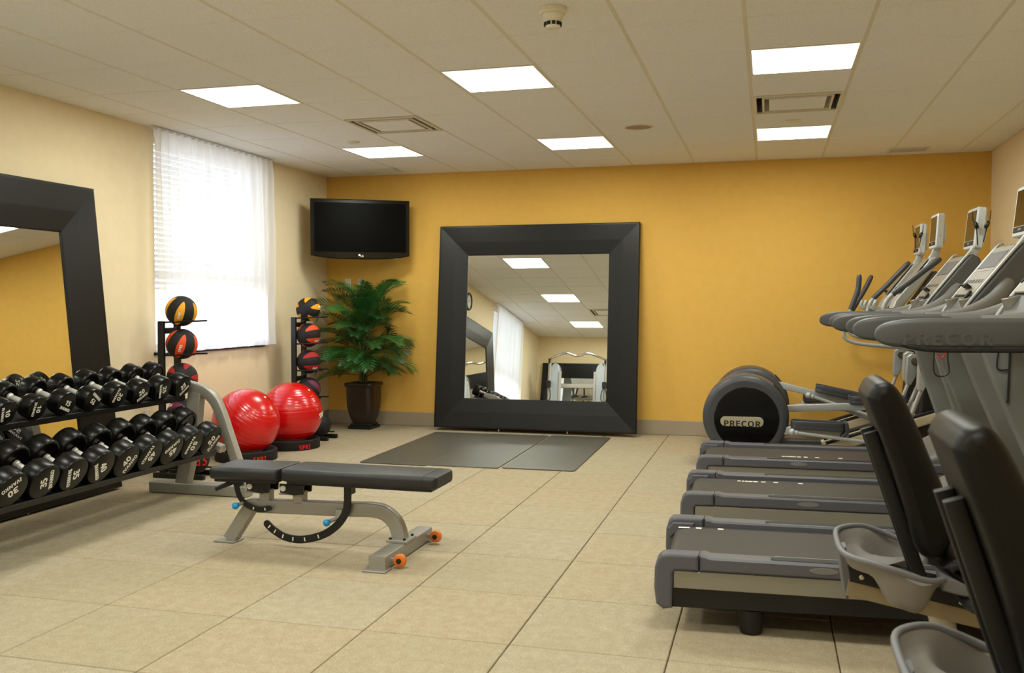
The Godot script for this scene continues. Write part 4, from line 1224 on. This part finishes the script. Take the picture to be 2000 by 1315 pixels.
func headphones(label: String, c: Vector3, w: float):
	var t := thing("headphones", label, "headphones", c, 0, "headphones hung on monitors")
	for s in [-1.0, 1.0]:
		var p := part(t, "ear_piece", G.new().lathe(v2([0, -0.012, 0.022, -0.010, 0.027, 0.0, 0.022, 0.010, 0, 0.014]), 16, Transform3D(Basis(Vector3(0, 0, 1), PI / 2 - s * 0.35), Vector3(s * w * 0.7, 0, s * 0.02))), M.black)
		part(p, "boom", G.new().tube(spl([Vector3(s * w * 0.7, 0, s * 0.02), Vector3(s * w * 1.1, 0.03, s * 0.02), Vector3(s * w * 1.25, 0.09, s * 0.02)], 4), 0.003, 6), M.black)
	part(t, "lead", G.new().tube(spl([Vector3(-w * 0.7, -0.01, -0.02), Vector3(-w * 0.6, -0.06, 0), Vector3(-w * 0.55, -0.13, 0.01)], 5), 0.004, 6), M.black)
	part(t, "lead", G.new().tube(spl([Vector3(w * 0.7, -0.01, 0.02), Vector3(w * 0.6, -0.05, 0.01), Vector3(w * 0.2, -0.11, 0.02)], 5), 0.004, 6), M.black)

func elliptical(label: String, at: Vector3, flip: bool) -> Node3D:
	var t := thing("elliptical_trainer", label, "elliptical", at, 0.02, "elliptical trainers")
	var c := Vector2(0.35, 0.405)
	# rear drum housing
	var o := []
	for k in 56:
		var a := TAU * k / 56.0
		var p := c + Vector2(cos(a), sin(a)) * 0.345
		p.y = maxf(p.y, 0.075)
		o.append(p)
	var drum := part(t, "drum_housing", G.new().extrude(o, -0.20, 0.20, 0.045), M.elli)
	for s in [-1.0, 1.0]:
		var d := []
		for k in 48: d.append(c + Vector2(0.01, -0.01) + Vector2.from_angle(TAU * k / 48.0) * 0.262)
		var cov := part(drum, "cover_disc", G.new().extrude(d, s * 0.196, s * 0.206, 0.004), M.elli_dark, "glossy black disc cover")
		var bd := []
		for p in rrect(0.345, 0.082, 0.038, 5): bd.append(p + Vector2(0.325, 0.372))
		var pl := part(cov, "badge", G.new().extrude(bd, s * 0.206, s * 0.211, 0.002), M.badge, "silver badge reading PRECOR")
		var tx := part(pl, "lettering", text_mesh("PRECOR", 0.050, 0.002), M.badge_ink)
		tx.transform = Transform3D(Basis(Vector3.UP, 0.0 if s > 0 else PI).scaled(Vector3(1.15, 1, 1)), Vector3(0.325, 0.353, s * 0.2115))
		# black inlay painting the shade of the opening where the arm leaves
		var so := []
		for k in 12: so.append(c + Vector2.from_angle(lerpf(0.85, -0.75, k / 11.0)) * 0.351)
		for k in 12: so.append(c + Vector2.from_angle(lerpf(-0.75, 0.85, k / 11.0)) * 0.30)
		part(drum, "slot_shade_inlay", G.new().extrude(so, s * 0.05, s * 0.14, 0.0), M.tm_dark, "black inlay standing in for the shaded opening in the drum")
	part(t, "base_beam", G.new().box(Vector3(1.05, 0.05, 0), Vector3(1.75, 0.05, 0.12), 0.01).box(Vector3(0.35, 0.035, 0), Vector3(0.10, 0.07, 0.56), 0.01).box(Vector3(1.80, 0.035, 0), Vector3(0.12, 0.07, 0.62), 0.01), M.elli)
	# pedal arms, pedals and their link rods
	var lo := 1.0 if not flip else -1.0
	var arms := [[lo, [0.48, 0.27, 0.74, 0.315, 1.16, 0.285], 0.92, 0.345, -0.03], [-lo, [0.52, 0.44, 1.17, 0.478, 1.62, 0.49], 1.40, 0.522, 0.0]]
	if flip: arms = [[1.0, [0.50, 0.62, 0.90, 0.525, 1.30, 0.43], 1.13, 0.525, -0.20], [-1.0, [0.50, 0.30, 0.9, 0.38, 1.30, 0.42], 1.05, 0.44, 0.05]]
	for a in arms:
		var z: float = a[0] * 0.165
		part(t, "pedal_arm", G.new().sweep(v3(a[1], z), rrect(0.030, 0.060, 0.006), Vector3(0, 1, 0)), M.tm_trim)
		var B := Transform3D(Basis(Vector3(0, 0, 1), a[4]), Vector3(a[2], a[3], z + a[0] * 0.03))
		var T := B * Transform3D(Basis(Vector3.RIGHT, -PI / 2), Vector3.ZERO)
		var po := []
		for p in rrect(0.42, 0.165, 0.055, 5): po.append(p)
		var ped := part(t, "pedal", G.new().extrude(po, -0.02, 0.012, 0.006, T), M.elli)
		var rim := []
		for p in rrect(0.408, 0.153, 0.05, 5): rim.append(B * Vector3(p.x, 0.026, p.y))
		rim.append(rim[0])
		part(ped, "pedal_rim", G.new().sweep(rim, rrect(0.012, 0.044, 0.004)), M.elli)
		part(ped, "toe_guard", G.new().extrude(v2([0.19, -0.09, 0.24, -0.02, 0.225, 0.055, 0.20, 0.055, 0.205, -0.02, 0.17, -0.06]), -0.08, 0.08, 0.006, B), M.elli)
		var j := B * Vector3(-0.20, -0.045, a[0] * 0.075)
		if a[3] > 0.5: j = B * Vector3(-0.26, -0.065, a[0] * 0.075)
		var e := Vector3(1.52, 0.22 if a[3] < 0.4 else 0.30, a[0] * 0.27)
		var rod := part(t, "link_rod", G.new().tube([j, e], 0.015, 12), M.tm_trim)
		part(rod, "ball_joint", G.new().ball(j, 0.030, 16, 10).ball(j + (e - j).normalized() * 0.035, 0.022, 12, 8), M.tm_trim)
		# ramp rail
		var rp := part(t, "ramp_rail", G.new().sweep([Vector3(0.98, 0.155, a[0] * 0.12), Vector3(1.83, 0.452, a[0] * 0.12)], rrect(0.075, 0.082, 0.018, 3)), M.elli_ramp)
		part(rp, "ramp_track", G.new().sweep([Vector3(0.99, 0.205, a[0] * 0.12), Vector3(1.82, 0.497, a[0] * 0.12)], rrect(0.068, 0.020, 0.004)), M.tm_dark)
	# tower
	part(t, "tower", G.new().extrude(v2([1.66, 0.06, 1.70, 0.50, 1.74, 0.90, 1.66, 1.22, 1.76, 1.26, 1.86, 0.90, 1.93, 0.30, 1.95, 0.06]), -0.105, 0.105, 0.02), M.tm_dark)
	part(t, "mast", G.new().sweep(v3([1.74, 0.95, 1.70, 1.20, 1.66, 1.32], 0.0), rrect(0.09, 0.06, 0.02), Vector3(0, 0, 1)), M.tm_trim)
	part(t, "pivot_shaft", G.new().tube([Vector3(1.715, 0.86, -0.34), Vector3(1.715, 0.86, 0.34)], 0.03, 14), M.tm_dark)
	# swinging arms: grip, bent tube, casing
	var s1 := [1.274, 1.581, 1.268, 1.47, 1.24, 1.38, 1.209, 1.29, 1.165, 1.15, 1.158, 1.07, 1.218, 1.018, 1.40, 0.990, 1.66, 0.970, 1.77, 0.945, 1.812, 0.89, 1.808, 0.82, 1.734, 0.628, 1.629, 0.348]
	var s2 := [1.80, 1.685, 1.69, 1.60, 1.575, 1.505, 1.46, 1.414, 1.41, 1.35, 1.395, 1.27, 1.44, 1.19, 1.54, 1.13, 1.68, 1.06, 1.74, 0.96, 1.74, 0.85, 1.66, 0.62, 1.57, 0.36]
	if flip:
		s1 = [1.45, 1.60, 1.40, 1.49, 1.34, 1.38, 1.28, 1.27, 1.24, 1.15, 1.25, 1.08, 1.32, 1.03, 1.45, 1.01, 1.62, 0.99, 1.71, 0.96, 1.745, 0.90, 1.74, 0.83, 1.671, 0.64, 1.575, 0.36]
		s2 = [1.69, 1.70, 1.58, 1.58, 1.50, 1.49, 1.40, 1.385, 1.36, 1.31, 1.355, 1.22, 1.42, 1.14, 1.55, 1.09, 1.70, 1.03, 1.765, 0.95, 1.765, 0.85, 1.69, 0.62, 1.60, 0.36]
	for q in [[s1, -1.0, 4], [s2, 1.0, 4]]:
		var zz: float = q[1] * 0.285
		var pts := spl(v3(q[0], zz), 4)
		var arm := part(t, "swing_arm", G.new().tube(pts, 0.0165, 12), M.tm_trim)
		var gp := pts.slice(0, (3 if q[0] == s1 else 3) * 4 + 1)
		var rr := []
		for i in gp.size(): rr.append(0.0225 if i > 0 else 0.018)
		part(arm, "grip", G.new().tube([gp[0] + (gp[0] - gp[1]).normalized() * 0.008] + gp, 0.0225, 12, [0.012] + rr), M.elli)
		part(arm, "casing", G.new().extrude(v2([1.655, 0.90, 1.69, 0.925, 1.735, 0.915, 1.75, 0.87, 1.725, 0.73, 1.69, 0.66, 1.655, 0.665, 1.645, 0.70]), zz - 0.045, zz + 0.03, 0.012), M.tm_trim)
	# fixed bars below the console
	for s in [-1.0, 1.0]:
		part(t, "fixed_bar", G.new().tube(spl([Vector3(1.62, 1.30, s * 0.05), Vector3(1.50, 1.285, s * 0.10), Vector3(1.40, 1.29, s * 0.14), Vector3(1.345, 1.32, s * 0.15), Vector3(1.36, 1.37, s * 0.15)], 4), 0.017, 10), M.tm_trim)
	part(t, "bottle_cage", G.new().box(Vector3(1.60, 1.245, 0), Vector3(0.17, 0.11, 0.22), 0.02), M.tm_dark)
	# console slab and monitor
	var con := part(t, "console", G.new().extrude(v2([1.485, 1.305, 1.51, 1.37, 1.765, 1.70, 1.80, 1.712, 1.815, 1.68, 1.79, 1.62, 1.585, 1.345, 1.54, 1.295]), -0.11, 0.11, 0.008), M.tm_trim)
	var cb := Transform3D(Basis(Vector3(0, 0, 1), 0.91), Vector3(1.627, 1.541, 0))
	part(con, "display_face", G.new().box(cb * Vector3(0.03, 0.002, 0), Vector3(0.34, 0.008, 0.20), 0.003, cb.basis), M.tm_face)
	part(con, "reading_rest", G.new().box(cb * Vector3(-0.12, 0.02, 0), Vector3(0.014, 0.035, 0.10), 0.002, cb.basis), M.tm_dark)
	part(con, "underside", G.new().extrude(v2([1.62, 1.335, 1.80, 1.60, 1.835, 1.585, 1.66, 1.315]), -0.10, 0.10, 0.008), M.tm_console)
	part(t, "monitor_neck", G.new().sweep(v3([1.77, 1.66, 1.815, 1.74, 1.835, 1.82], 0.0), rrect(0.06, 0.035, 0.008), Vector3(0, 0, 1)), M.tm_trim)
	pvs(t, Vector3(1.825, 1.915, 0), -0.06)
	return t

func ellipticals():
	elliptical("elliptical trainer beside the treadmills, badge in full view", Vector3(-0.535, 0, -8.10), false)
	elliptical("elliptical trainer against the ochre wall", Vector3(-0.515, 0, -9.10), true)
	headphones("black headphones hung on the screen of the trainer by the ochre wall", Vector3(1.265, 1.945, -8.96), 0.032)

func bike(label: String, at: Vector3, turn: float) -> Node3D:
	var t := thing("recumbent_bike", label, "exercise bike", at, turn, "recumbent bikes")
	# sloping rail with dark slide above it
	part(t, "frame_rail", G.new().sweep([Vector3(0.045, 0.440, 0), Vector3(0.45, 0.365, 0), Vector3(0.95, 0.265, 0)], rrect(0.11, 0.055, 0.010), Vector3.UP), M.bike_beam)
	var sl := part(t, "seat_slide", G.new().sweep([Vector3(0.055, 0.490, 0), Vector3(0.45, 0.42, 0), Vector3(0.90, 0.325, 0)], rrect(0.118, 0.062, 0.010), Vector3.UP), M.tm_dark)
	for x in [[0.085, 0.487], [0.235, 0.458], [0.375, 0.432]]:
		part(sl, "bolt", G.new().lathe(v2([0, 0.008, 0.008, 0.006, 0.010, 0.0]), 10, Transform3D(Basis(Vector3.RIGHT, PI / 2), Vector3(x[0], x[1] - 0.008, 0.059))), M.chrome, "bright bolt head")
	var lg := part(t, "rear_leg", G.new().sweep([Vector3(0.325, 0.37, 0), Vector3(0.36, 0.20, 0), Vector3(0.40, 0.04, 0)], rrect(0.075, 0.085, 0.03, 4), Vector3(0, 0, 1)), M.silver_light)
	part(lg, "cross_foot", G.new().sweep([Vector3(0.405, 0.03, -0.27), Vector3(0.405, 0.03, 0.27)], rrect(0.08, 0.058, 0.02, 3)), M.bike_grey)
	# caddy behind the seat: rim, shallow floor, two cup pockets
	var out := []
	for p in spl(v2([0.015, 0.0, 0.02, 0.13, 0.05, 0.205, 0.12, 0.255, 0.20, 0.255, 0.27, 0.225, 0.315, 0.17]), 5): out.append(p)
	var far := []
	for p in out: far.append(Vector2(p.x, -p.y))
	far.reverse()
	far.pop_back()
	var loop := far + out
	var rim := []
	for p in loop: rim.append(Vector3(p.x, 0.575 - 0.05 * smoothstep(0.08, 0.30, p.x), p.y))
	var cad := part(t, "caddy", G.new().sweep(rim, rrect(0.018, 0.018, 0.007, 3)), M.bike_grey)
	var dep := func(p: Vector3, f: float) -> float:
		var v := 0.042 * smoothstep(0.0, 0.16, f)
		for s in [-1.0, 1.0]:
			var q := Vector2((p.x - 0.195) / 0.10, (p.z - s * 0.19) / 0.08).length()
			v += 0.075 * smoothstep(1.0, 0.35, q)
		return v
	var shell := G.new()
	var NT := 16
	for i in rim.size() - 1:
		for k in NT:
			var q := []
			for e in [[i, k], [i + 1, k], [i + 1, k + 1], [i, k + 1]]:
				var f: float = pow(float(e[1]) / NT, 1.4)
				var p: Vector3 = rim[e[0]].lerp(Vector3(0.17, rim[e[0]].y, 0), f)
				p.y = lerpf(rim[e[0]].y, 0.55, smoothstep(0.0, 0.5, f)) - dep.call(p, f)
				q.append(p)
			shell.oquad(q[0], q[1], q[2], q[3], Vector3(0.17, -5.0, 0), 2)
	part(cad, "bowl", shell, M.bike_grey_lit)
	for s in [-1.0, 1.0]:
		part(cad, "wing", G.new().extrude(v2([0.29, 0.545, 0.36, 0.515, 0.42, 0.49, 0.43, 0.475, 0.40, 0.468, 0.30, 0.49]), s * 0.10, s * 0.19, 0.006), M.bike_grey)
	part(cad, "rear_strut", G.new().extrude(v2([0.012, 0.565, 0.040, 0.565, 0.060, 0.46, 0.048, 0.395, 0.036, 0.395]), -0.035, 0.035, 0.006), M.bike_grey)
	# seat back: padded, waisted, with two struts behind
	var bp := spl(v2([0.085, 1.055, 0.105, 1.095, 0.145, 1.105, 0.18, 1.075, 0.225, 0.985, 0.265, 0.885, 0.305, 0.79, 0.330, 0.70, 0.325, 0.61, 0.285, 0.575, 0.235, 0.595, 0.205, 0.70, 0.165, 0.83, 0.12, 0.96]), 4)
	bp.pop_back()
	part(t, "backrest", G.new().extrude(bp, -0.175, 0.175, 0.035), M.seat_vinyl)
	for s in [-0.055, 0.055]:
		part(t, "back_strut", G.new().sweep([Vector3(0.105, 0.94, s), Vector3(0.185, 0.70, s), Vector3(0.265, 0.465, s)], rrect(0.040, 0.030, 0.005), Vector3(0, 0, 1)), M.tm_dark)
	var sb := spl(v2([0.30, 0.555, 0.33, 0.585, 0.42, 0.575, 0.55, 0.555, 0.66, 0.545, 0.70, 0.515, 0.66, 0.485, 0.50, 0.485, 0.36, 0.495]), 4)
	part(t, "seat", G.new().extrude(sb, -0.19, 0.19, 0.03), M.seat_vinyl)
	for s in [-1.0, 1.0]:
		part(t, "seat_bolster", G.new().ball(Vector3(0.415, 0.585, s * 0.165), 0.06, 18, 12, Vector3(1.35, 1.0, 0.5)), M.seat_vinyl)
		part(t, "side_handle", G.new().tube(spl([Vector3(0.36, 0.46, s * 0.06), Vector3(0.38, 0.46, s * 0.24), Vector3(0.44, 0.50, s * 0.27), Vector3(0.58, 0.56, s * 0.27)], 5), 0.016, 10), M.tm_dark)
	# drive housing, pedals and console, mostly beyond the frame
	part(t, "drive_housing", G.new().extrude(spl(v2([0.80, 0.12, 0.86, 0.42, 1.0, 0.62, 1.18, 0.66, 1.36, 0.58, 1.46, 0.38, 1.46, 0.12]), 5) + v2([1.40, 0.06, 0.86, 0.06]), -0.11, 0.11, 0.03), M.tm_hood)
	part(t, "cross_foot", G.new().sweep([Vector3(1.25, 0.03, -0.27), Vector3(1.25, 0.03, 0.27)], rrect(0.08, 0.058, 0.02, 3)), M.bike_grey)
	for s in [-1.0, 1.0]:
		var cr := part(t, "crank", G.new().sweep([Vector3(1.10, 0.40, s * 0.13), Vector3(1.10 - s * 0.10, 0.40 - s * 0.13, s * 0.14)], rrect(0.02, 0.03, 0.005)), M.silver)
		part(cr, "pedal", G.new().box(Vector3(1.10 - s * 0.10, 0.40 - s * 0.13, s * 0.20), Vector3(0.10, 0.03, 0.10), 0.008), M.tm_dark)
	part(t, "mast", G.new().sweep(spl(v3([1.30, 0.55, 1.28, 0.85, 1.18, 1.08], 0.0), 5), rrect(0.08, 0.06, 0.02), Vector3(0, 0, 1)), M.silver_light)
	part(t, "console", G.new().extrude(v2([1.06, 1.00, 1.20, 1.26, 1.26, 1.24, 1.16, 1.00]), -0.18, 0.18, 0.012), M.tm_console)
	return t

func bikes():
	bike("recumbent exercise bike parked beside the treadmill deck", Vector3(0.205, 0, -3.18), 0.0)
	bike("recumbent exercise bike farthest from the treadmills", Vector3(0.265, 0, -2.15), 0.0)

# functional cable machine at the end wall, seen in the mirrors
func cable_machine():
	var t := thing("cable_machine", "silver twin column cable machine with frosted weight shrouds", "cable machine", Vector3(-3.74, 0, -0.15))
	for s in [-1.0, 1.0]:
		var x: float = s * 0.47
		part(t, "column", G.new().box(Vector3(s * 0.575, 1.07, -0.12), Vector3(0.055, 2.14, 0.075), 0.01), M.silver_light)
		part(t, "column", G.new().box(Vector3(s * 0.36, 0.95, -0.10), Vector3(0.05, 1.90, 0.06), 0.01), M.silver_light)
		var sh := []
		for k in 13: sh.append(Vector2(x + cos(PI * k / 12.0) * 0.095, 1.90 + sin(PI * k / 12.0) * 0.17))
		sh.append(Vector2(x - 0.095, 0.15)); sh.append(Vector2(x + 0.095, 0.15))
		part(t, "weight_shroud", G.new().extrude(sh, -0.10, 0.10, 0.012), M.frosted)
		part(t, "base_foot", G.new().box(Vector3(x, 0.04, -0.05), Vector3(0.10, 0.08, 0.70), 0.012), M.silver)
		part(t, "pulley_carriage", G.new().box(Vector3(s * 0.575, 1.62, -0.18), Vector3(0.09, 0.14, 0.08), 0.012), M.black)
		part(t, "pulley", G.new().lathe(v2([0, -0.014, 0.05, -0.014, 0.042, 0, 0.05, 0.014, 0, 0.014]), 20, Transform3D(Basis(Vector3(0, 0, 1), PI / 2), Vector3(s * 0.575, 2.10, -0.18))), M.black)
		part(t, "cable", G.new().tube([Vector3(s * 0.575, 2.05, -0.19), Vector3(s * 0.575, 1.30, -0.21)], 0.004, 6), M.cable_black)
		part(t, "strap_handle", G.new().tube(spl([Vector3(s * 0.575, 1.60, -0.22), Vector3(s * 0.575 - 0.05, 1.45, -0.23), Vector3(s * 0.575 - 0.045, 1.30, -0.23), Vector3(s * 0.575 + 0.045, 1.30, -0.23), Vector3(s * 0.575 + 0.05, 1.45, -0.23), Vector3(s * 0.575, 1.60, -0.22)], 5), 0.009, 8), M.black)
	part(t, "pull_up_bar", G.new().tube(spl([Vector3(-0.60, 2.13, -0.15), Vector3(-0.42, 2.20, -0.22), Vector3(-0.22, 2.255, -0.25), Vector3(-0.06, 2.215, -0.20), Vector3(0.06, 2.215, -0.20), Vector3(0.22, 2.255, -0.25), Vector3(0.42, 2.20, -0.22), Vector3(0.60, 2.13, -0.15)], 6), 0.022, 12), M.chrome)
	part(t, "cross_beam", G.new().box(Vector3(0, 1.62, 0.06), Vector3(0.75, 0.09, 0.06), 0.01).box(Vector3(0, 0.06, 0.18), Vector3(1.0, 0.08, 0.08), 0.01), M.silver_light)
	for q in [[-0.12, 0.5], [0.0, -0.4], [0.13, 0.1]]:
		part(t, "hanging_handle", G.new().tube([Vector3(q[0], 1.57, 0.0), Vector3(q[0] + sin(q[1]) * 0.12, 1.40, 0.0)], 0.016, 10).tube([Vector3(q[0] + sin(q[1]) * 0.12 - 0.06, 1.39, 0.0), Vector3(q[0] + sin(q[1]) * 0.12 + 0.06, 1.41, 0.0)], 0.018, 10), M.black)

# ------------------------------------------------------------------ all together
func _ready():
	rng.seed = 42
	camera_and_light()
	materials()
	room()
	ceiling_lights()
	ceiling_fittings()
	curtain_and_blind(-8.27, -6.455, "white sheer curtain with pinch pleats over the window beside the ball racks", "white venetian blind half drawn behind the curtain beside the ball racks", -8.20, -6.55)
	curtain_and_blind(-2.94, -1.05, "white sheer curtain over the window near the cable machine", "white venetian blind half drawn behind the curtain near the cable machine", -2.90, -1.08)
	mirror_thing("large square dark framed mirror leaning on the ochre wall", Vector3(-2.345, 0.028, ZW + 0.228), 0.0, 0.105, 2.15, 2.15, 0.315)
	mirror_thing("long dark framed mirror leaning on the window wall behind the dumbbells", Vector3(XL + 0.21, 0.01, -4.445), PI / 2, 0.0945, 2.65, 2.17, 0.335)
	mirror_thing("dark framed mirror leaning on the end wall behind the cable machine", Vector3(-3.58, 0.01, ZR - 0.21), PI, 0.0945, 2.15, 2.17, 0.315)
	treadmills()
	ellipticals()
	bikes()
	dumbbells()
	bench()
	mats()
	exercise_balls()
	ball_racks()
	palm()
	television()
	wall_plates()
	cable_machine()
